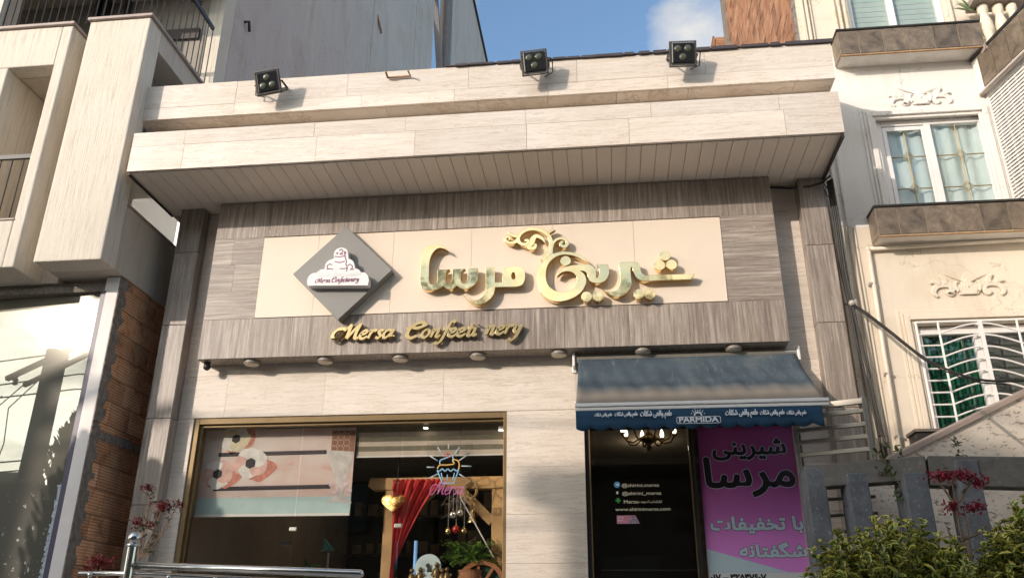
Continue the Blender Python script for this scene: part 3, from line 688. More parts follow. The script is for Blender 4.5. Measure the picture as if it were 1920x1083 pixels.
def el(pts, wd, closed=False):
    global k_
    ln.curve([stroke(c3(pts), [wd, wd])], -.1905-.0001*k_, .0008); k_ += 1
for pts in ([(555, 345), (610, 350), (662, 340)], [(555, 400), (610, 410), (665, 396)], [(470, 485), (500, 478), (540, 482)], [(530, 436), (500, 428), (475, 450), (485, 475), (510, 480)], [(695, 445), (720, 430), (745, 450), (735, 480), (720, 484)], [(610, 475), (650, 476), (690, 470)],
            [(660, 300), (672, 370), (682, 395), (676, 430), (690, 460), (682, 505)], [(605, 285), (625, 270), (645, 285), (635, 305), (612, 322), (648, 322)], [(570, 305), (585, 318), (592, 300)], [(660, 290), (675, 305), (662, 318)], [(720, 488), (745, 480), (762, 488)]):
    el(pts, .009)
ln.build('line_art', MAUVE, eb)
ln = MB()
for j, (ch, l) in enumerate(script_lines('Mersa Confectionery', 0, 1, 0, 1)):
    pts = []
    a = A(530+340/5.7, 420+628/5.7, -.19); b = A(530+835/5.7, 420+620/5.7, -.19)
    sc = (b.x-a.x)
    pts = [(a.x+.02+p[0]*sc*.93*.97, a.z+(p[1])*.026) for p in [(q[0]-q[1]*.32+q[1]*.012, q[1]) for q in l]]
    ln.curve([pen(pts, .0085, .5)], -.1905-.00012*j, .0006)
ln.build('lettering', MAUVE, eb)
wl = MB(); a = A(530+370/5.7, 420+572/5.7, -.19); b = A(530+830/5.7, 420+565/5.7, -.19)
wl.text(fa('شیرینی سرای مرسا'), a.x, b.x, a.z+.002, a.z+.062, -.1925, 0, .003); wl.build('pale_lettering', PALEV, eb)

# ---- latin lettering in gold script on the lower stone band
lt = thing('script_sign', 'gold script letters reading Mersa Confeeti nery on the lower stone band', 'sign', (-1.3, 0, 4.15))
def letters(word, px0, px1, pyb0, pyb1, xh):
    a = A(px0, pyb0, -.05); b = A(px1, pyb1, -.05); cur = None; mb = None; j = 0
    groups = []
    adv = 0
    for c in word:
        groups.append((c, adv)); adv += GLY[c][0]
    k = (b.x-a.x)/adv
    for c, ad in groups:
        if not GLY[c][1]: continue
        mb = MB()
        for q, l in enumerate(GLY[c][1]):
            pts = [(a.x+(ad+p[0])*k+p[1]*xh*.30, a.z+p[1]*xh+(b.z-a.z)*(ad/adv)) for p in l]
            mb.curve([pen(pts, .029 if c not in 'MC' else .034, .56)], -.018+.0006*q, .038, .0015)
        mb.build('letter', GOLD2, lt)
letters('Mersa', 634, 738, 636, 633, .078)
letters('Confeeti', 758, 893, 634, 629, .078)
letters('nery', 909, 976, 627, 624, .078)

# ---- round lamps under the sign box
dl0 = thing('downlight', 'flat round lamp under the sign box, leftmost of the row', 'lamp', (0, 0, 0), 'round lamps under the sign box')
MB().lathe([(.072, 0), (.074, -.006), (.074, -.03), (.066, -.036)], (0, 0, 0), 28).build('rim', plain('lamp_rim', (.26, .225, .19), .5), dl0, smooth=False)
MB().lathe([(.064, -.0362), (.062, -.039), (.001, -.0392)], (0, 0, 0), 28).build('diffuser', plain('lamp_diffuser', (.60, .52, .40), .6), dl0)
dlab = ['flat round lamp under the sign box, second from the left', 'flat round lamp under the sign box, below the gold script word Confeeti', 'flat round lamp under the sign box, middle one just right of the gold script', 'flat round lamp under the sign box, above the left end of the blue awning', 'flat round lamp under the sign box, above the middle of the blue awning', 'flat round lamp under the sign box, rightmost of the row']
for i, px in enumerate((472, 617, 762, 909, 1060, 1213, 1375)):
    x = -2.846+(1.552+2.846)*(px-472)/(1375-472)
    if i == 0: dl0.location = (x, .10, 3.999)
    else: copy_thing(dl0, (x, .10, 3.999), dlab[i-1])

# ---- floodlights on the upper fascia
def floodlight():
    t = thing('floodlight', 'square black floodlight on the cream parapet, leftmost and tilted sideways', 'floodlight', (0, 0, 0), 'floodlights on the parapet')
    h = MB(); h.box(-.105, .105, -.03, .02, -.105, .105); h.box(-.07, .07, .02, .06, -.07, .07); h.build('housing', LAMPB, t, bevel=.018)
    r = MB()
    for a in (-.124, .116): r.box(-.124, .124, -.012, -.004, a, a+.008); r.box(a, a+.008, -.012, -.004, -.116, .116)
    for k in range(17):
        q = -.112+k*.014
        r.box(q-.003, q+.003, -.03, .02, .105, .118); r.box(q-.003, q+.003, -.03, .02, -.118, -.105); r.box(.105, .118, -.03, .02, q-.003, q+.003); r.box(-.118, -.105, -.03, .02, q-.003, q+.003)
    r.build('cooling_fins', plain('fin_metal', (.16, .145, .13), .4, .5), t)
    r = MB(); r.box(-.09, .09, -.036, -.0305, -.09, .09); r.build('front_glass', M_('lamp_glass', (.02, .02, .022), .08).m, t)
    for x, z in ((-.045, .04), (.045, .04), (0, -.04)):
        MB().lathe([(.034, 0), (.033, .003), (.022, .007), (.004, .008)], (x, -.0365, z), 18, (0, -1, 0)).build('lens', LENS, t, smooth=True)
    br = MB(); br.bar((-.13, 0, 0), (-.13, .17, .02), .02, .006); br.bar((.13, 0, 0), (.13, .17, .02), .02, .006); br.bar((-.13, .17, .02), (.13, .17, .02), .006, .03); br.build('bracket', LAMPB, t)
    MB().tube([(.03, .06, .02), (.10, .10, .09), (.17, .10, .06), (.16, .13, -.06), (.08, .16, -.08)], .006, 6).build('cord', CABLE, t)
    return t
fl0 = floodlight()
fpos = [(A(503, 155, -.68), (R_(-18), R_(-9+180), 0)), (A(1002, 118, -.68), (R_(-14), R_(4), R_(0))), (A(1280, 102, -.68), (R_(-14), R_(-2), 0))]
fl0.location = fpos[0][0]
fl0.rotation_euler = (R_(-16), R_(171), 0)
copy_thing(fl0, fpos[1][0], 'square black floodlight above the parapet edge, middle one against blue sky', (R_(14), R_(-4), 0))
copy_thing(fl0, fpos[2][0], 'square black floodlight on the parapet, rightmost, beside the brick wall', (R_(14), R_(2), 0))
ib = MB(); a = A(728, 146, -.52); b = A(770, 143, -.52); ib.tube([A(723, 134, -.60), A(727, 146, -.52), a, b, A(765, 133, -.60)], .010, 6)
tag(ib.build('empty_bracket', RUST), 'bare rusty lamp bracket left on the parapet between two floodlights', 'bracket')

def AZ_(px, py, z): d = ray(px, py); return CAM + d*((z-CAM.z)/d.z)
# ================================================================== AWNING
def awning_mat():
    k = M_('blue_awning_cloth', rough=.8, spec=.2)
    f = k.noise(k.coord((1, 1, 1)), 2.2, 7, .65); g = k.noise(k.coord((7, 1, 1)), 4, 8, .7)
    c = k.ramp(f, (.32, (.046, .064, .082)), (.55, (.075, .100, .120)), (.72, (.14, .145, .14)))
    c = k.mix(k.ramp(g, (.56, (0, 0, 0)), (.72, (.55, .55, .55))), c, (.19, .20, .19))
    t = k.n('ShaderNodeTexCoord'); sx = k.n('ShaderNodeSeparateXYZ'); k.l(t.outputs['Object'], sx.inputs[0])
    dust = k.n('ShaderNodeMapRange'); dust.inputs[1].default_value = -.56; dust.inputs[2].default_value = -.74; k.l(sx.outputs['Y'], dust.inputs[0])
    k.color(k.mix(dust.outputs[0], c, (.20, .175, .145))); k.bump(k.noise(k.coord(), 160, 2), .1, .002); return k.m
AWN = awning_mat()
VAL = plain('navy_valance_cloth', (.020, .055, .10), .8, var=.12, scale=3, spec=.2)
PRINT = plain('printed_white_ink', (.66, .68, .70), .7, var=.03)
aw = thing('awning', 'faded blue retractable awning with white lettering over the shop door', 'awning', (1.12, .2, 3.93))
AX0, AX1 = .183, 2.06
c = MB(); NX, NY = 60, 18
vs = []
for j in range(NY+1):
    t = j/NY; y = .16+(-.735-.16)*t; z = 3.955-(3.955-3.285)*t - .035*math.sin(math.pi*t)
    for i in range(NX+1):
        vs.append((AX0+.005+(AX1-AX0-.01)*i/NX+(.02*(1-t) if i == NX else 0), y, z+(.008*math.sin(i*.62+j*.15)+.006*math.sin(i*1.37-j*.45))*math.sin(math.pi*t)))
fs = [(j*(NX+1)+i, j*(NX+1)+i+1, (j+1)*(NX+1)+i+1, (j+1)*(NX+1)+i) for j in range(NY) for i in range(NX)]
can = c.add(vs, fs).build('canopy', AWN, aw, smooth=True)
sm = can.modifiers.new('thick', 'SOLIDIFY'); sm.thickness = .003
b = MB(); b.box(AX0-.005, AX1+.012, -.775, -.73, 3.262, 3.29); b.box(AX0-.005, AX1+.012, -.765, -.735, 3.232, 3.259); b.build('front_bar', STEELW, aw, bevel=.006)
MB().tube([(AX0-.01, .15, 3.94), (AX1+.05, .15, 3.94)], .032, 14).build('roller', ALU, aw)
b = MB()
for x in (AX0-.035, AX1+.045): b.box(x-.012, x+.012, .10, .218, 3.86, 3.99); b.box(x-.02, x+.02, .205, .2185, 3.83, 4.0)
b.build('wall_bracket', STEELW, aw, bevel=.01)
for x in (AX0+.12, AX1-.12): MB().bar((x, .2, 3.62), (x, -.73, 3.24), .03, .05).build('folding_arm', ALU, aw, bevel=.006)
v = MB(); NX = 150; vs = []
for i in range(NX+1):
    t = i/NX; x = AX0+(AX1-.045-AX0)*t; sc = .028*abs(math.sin(math.pi*t*13.5+.3)); wav = .004*math.sin(t*23)
    for j, q in enumerate((0, .33, .66, 1)): vs.append((x, -.757+wav*q-.012*q, 3.236-(.135+sc)*q))
fs = [(i*4+j, i*4+j+1, i*4+j+5, i*4+j+4) for i in range(NX) for j in range(3)]
va = v.add(vs, fs).build('valance', VAL, aw, smooth=True); sm = va.modifiers.new('thick', 'SOLIDIFY'); sm.thickness = .003; sm.offset = 1
def vy(x): return -.785
slog = fa('طعم واقعی شکلات')
tx = MB()
for x0, x1, y0, y1, bo in ((1115, 1147, 773, 783, .0012), (1153, 1195, 771, 783, .0016), (1201, 1259, 768, 785, .002), (1361, 1420, 766, 783, .002), (1426, 1470, 767, 781, .0016), (1476, 1511, 768, 780, .0012)):
    a = A(x0, y1, vy(0)); q = A(x1, y0, vy(0)); tx.text(slog, a.x, q.x, a.z, q.z, vy(0), 0, bo)
tx.build('slogan', PRINT, va)
tx = MB(); a = A(1274, 791, vy(0)); q = A(1346, 780, vy(0)); tx.text('PARMIDA', a.x, q.x, a.z, q.z, vy(0), 0, .0022)
def rrect(x0, x1, z0, z1, r, n=6):
    return [(cx_+r*math.cos(R_(a0+90*k/n)), cz_+r*math.sin(R_(a0+90*k/n))) for cx_, cz_, a0 in ((x1-r, z1-r, 0), (x0+r, z1-r, 90), (x0+r, z0+r, 180), (x1-r, z0+r, 270)) for k in range(n+1)]
a = A(1269, 794, vy(0)); q = A(1351, 779, vy(0)); tx.curve([rrect(a.x, q.x, a.z, q.z, .015), rrect(a.x+.004, q.x-.004, a.z+.004, q.z-.004, .012)], vy(0), .0004)
m0 = A(1309, 779, vy(0)); tx.curve([[(m0.x+.032*math.cos(R_(k*18)), m0.z+.002+.032*math.sin(R_(k*18))) for k in range(11)] + [(m0.x+.022*math.cos(R_(180-k*18)), m0.z+.002+.018*math.sin(R_(180-k*18))) for k in range(11)]], vy(0), .0004)
for k in range(7):
    an = R_(15+25*k); tx.curve([[(m0.x+.050*math.cos(an)+.0042*math.cos(b_*.785), m0.z+.004+.056*math.sin(an)+.0042*math.sin(b_*.785)) for b_ in range(8)]], vy(0), .0004)
for k in range(5):
    an = R_(40+25*k); tx.curve([[(m0.x+.040*math.cos(an)+.005*math.cos(b_*.785), m0.z+.003+.040*math.sin(an)+.005*math.sin(b_*.785)) for b_ in range(8)]], vy(0), .0004)
tx.build('maker_logo', PRINT, va)

# ================================================================== POSTER AND DOOR LETTERING
def poster_mat():
    k = M_('magenta_poster_vinyl', rough=.3)
    t = k.n('ShaderNodeTexCoord'); sx = k.n('ShaderNodeSeparateXYZ'); k.l(t.outputs['Object'], sx.inputs[0])
    f = k.n('ShaderNodeMath', operation='MULTIPLY_ADD'); f.inputs[1].default_value = .22; k.l(k.noise(k.coord(), 1.7, 3), f.inputs[0]); k.l(sx.outputs['Z'], f.inputs[2])
    c = k.ramp(f.outputs[0], (.15, (.80, .30, .78)), (.5, (.72, .25, .68)), (.85, (.48, .13, .38)), (1.25, (.30, .06, .20)))  # printed gradient, its top also darkened to carry the awning's shade
    k.color(c); return k.m
INK = plain('black_ink', (.018, .012, .016), .35, var=.05); PSKY = plain('pale_blue_print', (.52, .66, .72), .35, var=.06)
po = thing('poster', 'tall magenta banner with black and pale blue Persian words hung on the right door leaf', 'poster', (1.63, .32, 2.0))
PX0, PX1 = A(1315.7, 920, .316).x, 2.012
MB().box(PX0, PX1, .316, .322, 2.02, 3.338).build('sheet', poster_mat(), po)
PY = .3155
def pr(px0, py0, px1, py1): a = A(px0, py1, PY); b = A(px1, py0, PY); return a.x, b.x, a.z, b.z
def poster_text(word, box, ink, edge, bo, eb_):
    t = fa(word); e = MB().text(t, *box, PY+.0001, 0, eb_).build('word_outline', edge, po)
    MB().text(t, *box, PY-.0012, 0, bo).build('word', ink, po)
poster_text('شیرینی', pr(1338, 821, 1470, 862), INK, PSKY, .007, .0115)
poster_text('مرسا', pr(1326, 856, 1484, 930), INK, PSKY, .011, .016)
poster_text('با تخفیفات', pr(1334, 967, 1503, 999), PSKY, INK, .0065, .0105)
poster_text('شگفتانه', pr(1388, 1016, 1510, 1043), PSKY, INK, .0065, .0105)
q0 = A(1322, 1028, PY); q1 = A(1440, 1072, PY); zz = q1.z
MB().curve([[(PX0, q0.z), (PX0, zz), (PX1-.16, zz)]], PY+.0003, .0004).build('corner_panel', PSKY, po)
MB().box(PX0, PX1, PY, PY+.0004, 2.025, zz-.001).build('number_strip', plain('white_print', (.70, .72, .72), .4, var=.03), po)
MB().text('\u06f0\u06f1\u06f7 – \u06f3\u06f2\u06f5\u06f4\u06f7\u06f6\u06f0\u06f7', PX0+.02, PX0+.46, zz-.062, zz-.014, PY-.001, 0, .004).build('phone_number', INK, po)
MB().box(2.014, 2.046, .295, .325, 1.0, 3.33).build('edge_strip', UPVC, po)

YELT = plain('pale_yellow_vinyl', (.66, .60, .44), .5, var=.04)
dk = thing('window_lettering', 'pale lettering with web addresses and small round icons stuck on the dark door glass', 'lettering', (.6, .325, 2.7))
DY = .327
def line(s, px0, px1, pyb, h, bo=.0011):
    a = A(px0, pyb, DY); b = A(px1, pyb, DY); MB().text(s, a.x, b.x, a.z, a.z+h, DY, 0, bo).build('line_of_text', YELT, dk)
line('@shirini.mersa', 1166, 1236, 914, .036); line('@shirini_mersa', 1167, 1240, 929, .036); line('Mersa-', 1170, 1200, 943, .028); line(fa('اپلیکیشن اندروید'), 1202, 1241, 943, .026, .0008); line('www.shirinimersa.com', 1154, 1257, 957, .026)
q = A(1157, 908, DY); MB().lathe([(.027, 0), (.027, .001)], (q.x, DY, q.z), 24, (0, -1, 0)).build('blue_disc', plain('sky_blue_print', (.10, .35, .62), .4), dk)
MB().curve([[(q.x-.016, q.z-.001), (q.x+.017, q.z+.015), (q.x+.008, q.z-.016), (q.x-.001, q.z-.008)]], DY-.0012, .0004).build('paper_plane', PALEV, dk)
q = A(1157, 923, DY); MB().curve([rrect(q.x-.007, q.x+.011, q.z-.011, q.z+.011, .005)], DY, .0006).build('white_icon', PALEV, dk)
q = A(1159, 937, DY); an = MB()
an.curve([rrect(q.x-.013, q.x+.013, q.z-.016, q.z+.006, .003)], DY, .0006); an.curve([[(q.x+.013*math.cos(R_(k*20)), q.z+.009+.012*math.sin(R_(k*20))) for k in range(10)]], DY, .0006)
for dx in (-.019, .019): an.curve([rrect(q.x+dx-.003, q.x+dx+.003, q.z-.009, q.z+.006, .0025)], DY, .0006)
for dx in (-.006, .006): an.curve([rrect(q.x+dx-.0025, q.x+dx+.0025, q.z-.024, q.z-.0165, .001)], DY, .0006)
an.build('green_icon', plain('green_print', (.06, .36, .09), .4), dk)
st = thing('sticker', 'small pink delivery sticker with a scooter drawing on the door glass', 'sticker', (.57, DY, 2.56))
a = A(1157, 981, DY); b = A(1190, 965, DY)
MB().curve([[(a.x, a.z), (a.x, b.z), (b.x+.005, b.z), (b.x+.04, a.z)]], DY, .0006).build('paper', plain('pink_print', (.62, .26, .34), .4), st)
e = MB(); e.text('Snapp', a.x+.008, a.x+.062, b.z-.026, b.z-.008, DY-.001, 0, .0004); e.text('Food', a.x+.008, a.x+.05, b.z-.048, b.z-.030, DY-.001, 0, .0004); e.build('words', PALEV, st)
e = MB(); s0 = A(1188, 974, DY)
for dx in (-.028, .03): e.lathe([(.012, 0), (.012, .0006)], (s0.x+dx, DY-.0008, a.z+.010), 14, (0, -1, 0))
e.curve([[(s0.x-.035, s0.z-.012), (s0.x+.03, s0.z-.012), (s0.x+.024, s0.z+.012), (s0.x+.012, s0.z+.006), (s0.x-.01, s0.z-.004), (s0.x-.035, s0.z+.002)]], DY-.0011, .0004)
e.lathe([(.010, 0), (.010, .0005)], (s0.x-.004, DY-.0014, s0.z+.026), 12, (0, -1, 0)); e.curve([[(s0.x-.012, s0.z+.014), (s0.x+.012, s0.z+.014), (s0.x+.008, s0.z-.004), (s0.x-.012, s0.z-.004)]], DY-.0016, .0004)
e.build('scooter_drawing', plain('dusk_blue_print', (.20, .27, .36), .4), st)

# ---- chandelier behind the door glass
ch = thing('chandelier', 'brass chandelier with lit bulbs hanging inside the shop door', 'chandelier', (.868, 2.0, 3.9))
BR2 = M_('antique_brass', (.42, .26, .11), .3, 1.).m
c = MB(); c.lathe([(.012, .33), (.012, .12), (.05, .08), (.105, .05), (.09, .02), (.045, -.005), (.02, -.03), (.032, -.055), (.02, -.08), (.003, -.09)], (.868, 2, 3.575), 18); c.build('stem', BR2, ch, smooth=True)
BULB = M_('lit_bulb', (1, .9, .7)).emit((1, .86, .62), 2.5).m
for k in range(8):
    a = k*math.pi/4+.2; d = Vector((math.cos(a), math.sin(a), 0)); o = Vector((.868, 2, 3.615))
    am = MB().tube([o+d*.09, o+d*.17+Vector((0, 0, -.045)), o+d*.24+Vector((0, 0, -.03)), o+d*.285+Vector((0, 0, .04))], .010, 8).lathe([(.012, 0), (.03, .012), (.026, .02)], o+d*.285+Vector((0, 0, .04)), 10)
    am = am.build('arm', BR2, ch, smooth=True)
    MB().lathe([(.014, 0), (.023, .025), (.020, .055), (.010, .085), (.003, .098)], o+d*.285+Vector((0, 0, .062)), 12).build('bulb', BULB, am, smooth=True)

# ================================================================== WINDOW DISPLAY
def blind_mat():
    k = M_('printed_blind_cloth', rough=.7, spec=.2)
    f = k.noise(k.coord((.8, 1, 2.2)), 1.6, 5, .5, .6); g = k.noise(k.coord((2, 1, 4)), 2.5, 7, .6)
    c = k.ramp(f, (.28, (.70, .36, .28)), (.40, (.80, .60, .54)), (.55, (.84, .71, .67)), (.75, (.86, .78, .75)))
    k.color(k.mix(.3, c, k.ramp(g, (.3, (.75, .7, .66)), (.7, (1, 1, 1))), 'MULTIPLY')); return k.m
pb = thing('printed_blind', 'roller blind printed with pink anemones, black ribbons and a glass vase', 'blind', (-2.63, .42, 3.4))
BX0, BX1 = -3.355, -1.898
MB().box(BX0, BX1, .42, .423, 2.655, 3.43).build('cloth', blind_mat(), pb)
MB().box(BX0, BX1, .412, .43, 2.628, 2.654).build('bottom_bar', UPVC, pb, bevel=.005)
MB().box(BX0, BX1, .4192, .4198, 2.655, 2.80).build('mint_band', plain('mint_print', (.50, .66, .66), .7, var=.08), pb)
RIB = plain('black_ribbon_print', (.045, .035, .045), .7)
rb = MB()
for a, b in (((410, 851), (613, 844)), ((400, 915), (620, 903))):
    p = A(*a, .418); q = A(*b, .418); rb.curve([[(p.x, p.z-.024), (q.x, p.z-.016), (q.x, p.z+.022), (p.x, p.z+.014)]], .4185, .0004)
rbo = rb.build('ribbon_print', RIB, pb)
d = MB()
for a, b in (((470, 850), (605, 846)), ((450, 912), (610, 906))):
    for i in range(30):
        for j in (-1, 1):
            p = A(a[0]+(b[0]-a[0])*i/29, a[1]+(b[1]-a[1])*i/29, .418); d.curve([[(p.x+.0025*math.cos(k*1.05), p.z+j*.008+.0025*math.sin(k*1.05)) for k in range(6)]], .4178, .0003)
d.build('dots', plain('cream_print', (.7, .6, .55), .7), rbo)
REDP = plain('red_shade_print', (.66, .26, .20), .7, var=.35, scale=14)
pr_ = [plain('white_petal_print', (.90, .82, .79), .7, var=.2, scale=9), plain('rose_petal_print', (.80, .50, .45), .7, var=.25, scale=9), plain('cream_petal_print', (.82, .72, .52), .7, var=.2, scale=9)]
rn = random.Random(4)
def flower(px, py, r, mats, lay):
    c0 = A(px, py, .418)
    MB().curve([catmull([(c0.x+r*(1.0+.35*math.sin(t*2.3+lay))*math.cos(t*.785)+.03, c0.z-.03+r*(.8+.3*math.sin(t*1.7+lay))*math.sin(t*.785)) for t in range(8)], True, 4)], .4183-.0001*lay, .0002).build('shade_print', REDP, pb)
    for k in range(5):
        a = k*1.257+rn.uniform(-.15, .15)+lay; rr = r*rn.uniform(.9, 1.15); pts = []
        for s in range(16):
            t = s/16*2*math.pi; ru = r*.56*(1+.06*math.sin(4*t+k)+.04*math.sin(7*t)); ex, ez = ru*math.cos(t)*.85, ru*math.sin(t)
            pts.append((c0.x+math.cos(a)*rr*.5+ex*math.cos(a)-ez*math.sin(a), c0.z+(math.sin(a)*rr*.5+ex*math.sin(a)+ez*math.cos(a))*.85))
        MB().curve([catmull(pts, True, 3)], .4176-.0014*lay-.0002*k, .0001).build('petal_print', mats[k % len(mats)], pb)
    MB().curve([[(c0.x+r*.27*math.cos(t*.52)*(1+.12*(t % 2)), c0.z+r*.26*math.sin(t*.52)*(1+.12*(t % 2))) for t in range(12)]], .4163-.0014*lay, .0001).build('flower_centre_print', RIB, pb)
flower(443, 822, .15, [pr_[2], pr_[0]], 0); flower(408, 888, .16, [pr_[1], pr_[0]], 1); flower(470, 868, .175, [pr_[0], pr_[1]], 2)
pc = MB(); a = A(620, 847, .417); b = A(668, 806, .417); pc.box(a.x, BX1-.004, .4184, .4190, a.z, b.z); pc.build('lace_panel_print', plain('brown_lace_print', (.30, .14, .09), .7), pb)
lc = MB()
for i in range(5):
    for j in range(4):
        q = (a.x+.03+i*.058, a.z+.03+j*.055)
        if q[0] > BX1-.03: continue
        lc.curve([[(q[0]+.032*math.cos(t*.45), q[1]+.032*math.sin(t*.45)) for t in range(14)], [(q[0]+.028*math.cos(t*.45), q[1]+.028*math.sin(t*.45)) for t in range(14)]], .4180-.0001*((i+j*5) % 9), .0002)
lc.build('lace_rings_print', plain('pale_lace_print', (.62, .45, .36), .7), pb)
vz = MB(); vb = [A(x, y, .417) for x, y in ((612, 843), (664, 846), (648, 905), (642, 925), (660, 942), (610, 940), (634, 925), (630, 905))]
vz.curve([[(p.x, p.z) for p in vb]], .4172, .0003); vz.build('vase_print', plain('pale_glass_print', (.66, .60, .58), .6, var=.2, scale=14), pb)
vf = MB()
for (x, y) in ((622, 908), (634, 917), (648, 908), (655, 920), (628, 922)):
    p = A(x, y, .417); vf.curve([[(p.x+.024*math.cos(t*.7)*(1+.2*(t % 2)), p.z+.02*math.sin(t*.7)*(1+.2*(t % 2))) for t in range(9)]], .4164-.0002*(x % 5), .0002)
vf.build('small_flowers_print', plain('lilac_petal_print', (.72, .56, .58), .7, var=.3, scale=20), pb)

zb = thing('zebra_blind', 'striped cream and olive day night blind rolled halfway, right part of the shop window', 'blind', (-1.2, .45, 3.4))
k = 0; z = 3.43
ZA = plain('cream_blind_band', (.62, .52, .44), .75, var=.08); ZB = plain('sheer_olive_band', (.20, .18, .13), .8, var=.2, scale=12)
while z > 3.19:
    MB().box(-1.885, -.50, .45+.002*(k % 2), .454+.002*(k % 2), z-.043, z-.001).build('pale_band' if k % 2 else 'sheer_band', ZA if k % 2 else ZB, zb); z -= .044; k += 1
MB().box(-1.885, -.50, .444, .462, z-.016, z-.001).build('bottom_bar', UPVC, zb, bevel=.004)

pg = thing('timber_frame', 'pine display frame of posts and braces draped with a red curtain inside the shop window', 'frame', (-1.1, .75, 1.0))
WOODS = WOOD
x0 = -1.61; x1 = -.60; zt = 2.955
MB().box(x0-.05, x0+.055, .70, .80, 1.006, zt-.06).build('post', WOOD, pg, bevel=.006)
MB().box(x1-.055, x1+.055, .70, .80, 1.006, zt-.06).build('post', WOOD, pg, bevel=.006)
bm = MB(); bm.prism([(x0-.21, zt), (x0-.22, zt-.02), (x0-.17, zt-.058), (x1+.16, zt-.058), (x1+.18, zt-.02), (x1+.18, zt+.052), (x0-.2, zt+.052)], .69, .81); bm.build('beam', WOOD, pg, bevel=.005)
MB().bar((x0+.05, .75, 2.60), (x0+.40, .75, 2.90), .085, .085).build('brace', WOOD, pg, bevel=.005)
MB().bar((x1-.05, .75, 2.60), (x1-.36, .75, 2.90), .085, .085).build('brace', WOOD, pg, bevel=.005)
RED = M_('red_velvet', (.52, .012, .016), .75); RED.color(RED.ramp(RED.noise(RED.coord((6, 6, 1)), 4, 4), (.3, (.40, .006, .010)), (.7, (.62, .018, .02)))); RED.b.inputs['Sheen Weight'].default_value = .3; RED = RED.m
cu = MB(); NU, NV = 90, 40; vs = []
topL, topR = A(738, 905, .66), A(832, 903, .66); tie = A(733, 1062, .66)
for j in range(NV+1):
    t = j/NV
    for i in range(NU+1):
        s = i/NU
        left = topL.x+(tie.x-topL.x)*t; rt = topR.x+(tie.x+.03-topR.x)*(t**.72)
        x = left+(rt-left)*s; z = topL.z+(tie.z-topL.z)*t + .02*math.sin(s*3.1)*(1-t)
        amp = .035*(1-t*.55); y = .64+amp*math.sin(s*30+t*1.5)+.012*math.sin(s*71+2)*(1-t)
        vs.append((x, y, z))
fs = [(j*(NU+1)+i, j*(NU+1)+i+1, (j+1)*(NU+1)+i+1, (j+1)*(NU+1)+i) for j in range(NV) for i in range(NU)]
cu.add(vs, fs)
vs = []                                      # gathered pelmet over the beam
n0 = len(cu.v)
for j in range(9):
    t = j/8
    for i in range(91):
        s = i/90; x = topL.x-.005+(topR.x-.02-topL.x)*s; vs.append((x, .655-.02*math.sin(t*3.1)+.016*math.sin(s*58+j*.5), 2.985-.10*t-.012*math.sin(s*40)*t))
cu.add(vs, [(j*91+i, j*91+i+1, (j+1)*91+i+1, (j+1)*91+i) for j in range(8) for i in range(90)])
vs = []                                      # loose tail below the tie
for j in range(13):
    t = j/12
    for i in range(31):
        s = i/30; wv = .03+.10*t; vs.append((tie.x+.012+(s-.5)*wv, .64+.02*math.sin(s*22)*(.4+t), tie.z-.9*t))
cu.add(vs, [(j*31+i, j*31+i+1, (j+1)*31+i+1, (j+1)*31+i) for j in range(12) for i in range(30)])
co = cu.build('curtain', RED, None, smooth=True); tag(co, 'red velvet curtain tied back against the left post of the pine frame', 'curtain')
# heart lamp
hl = M_('crackled_gold_foil', (.75, .42, .12), .22, 1.); f = hl.noise(hl.coord(), 26, 6, .7)
hl.color(hl.ramp(f, (.35, (.30, .13, .03)), (.6, (.85, .50, .16)))); hl.bump(f, .8, .02)
r2 = hl.n('ShaderNodeTexCoord'); dd = hl.n('ShaderNodeVectorMath', operation='DISTANCE'); dd.inputs[1].default_value = (-.045, -.05, .0); hl.l(r2.outputs['Object'], dd.inputs[0])
em = hl.ramp(dd.outputs['Value'], (.02, (1, 1, 1)), (.09, (0, 0, 0))); hl.l(hl.mix(1., em, hl.ramp(f, (.4, (.15, .06, .01)), (.62, (1, .62, .22))), 'MULTIPLY'), hl.b.inputs['Emission Color']); hl.b.inputs['Emission Strength'].default_value = 4.5
hp = A(738, 944, .56)
hb = MB(); NB = 40; rings = []
for j in range(13):
    ph = math.pi*j/12; 
    for i in range(NB):
        t = 2*math.pi*i/NB; hx = 16*math.sin(t)**3; hz = 13*math.cos(t)-5*math.cos(2*t)-2*math.cos(3*t)-math.cos(4*t); rr = math.sin(ph)**.7
        rings.append((hp.x+hx*.0072*rr, hp.y-.06*math.cos(ph), hp.z+.01+(hz+2.5)*.0062*rr-.014*rr))
hb.add(rings, [(j*NB+i, j*NB+(i+1) % NB, (j+1)*NB+(i+1) % NB, (j+1)*NB+i) for j in range(12) for i in range(NB)])
h_ = thing('heart_lamp', 'glowing crackled gold heart lamp hanging by the left pine post', 'lamp', hp)
hb.build('shade', hl.m, h_, smooth=True)
MB().tube([(hp.x+.02, hp.y, hp.z+.07), (hp.x+.03, .60, 3.40)], .004, 6).build('cord', CABLE, h_)
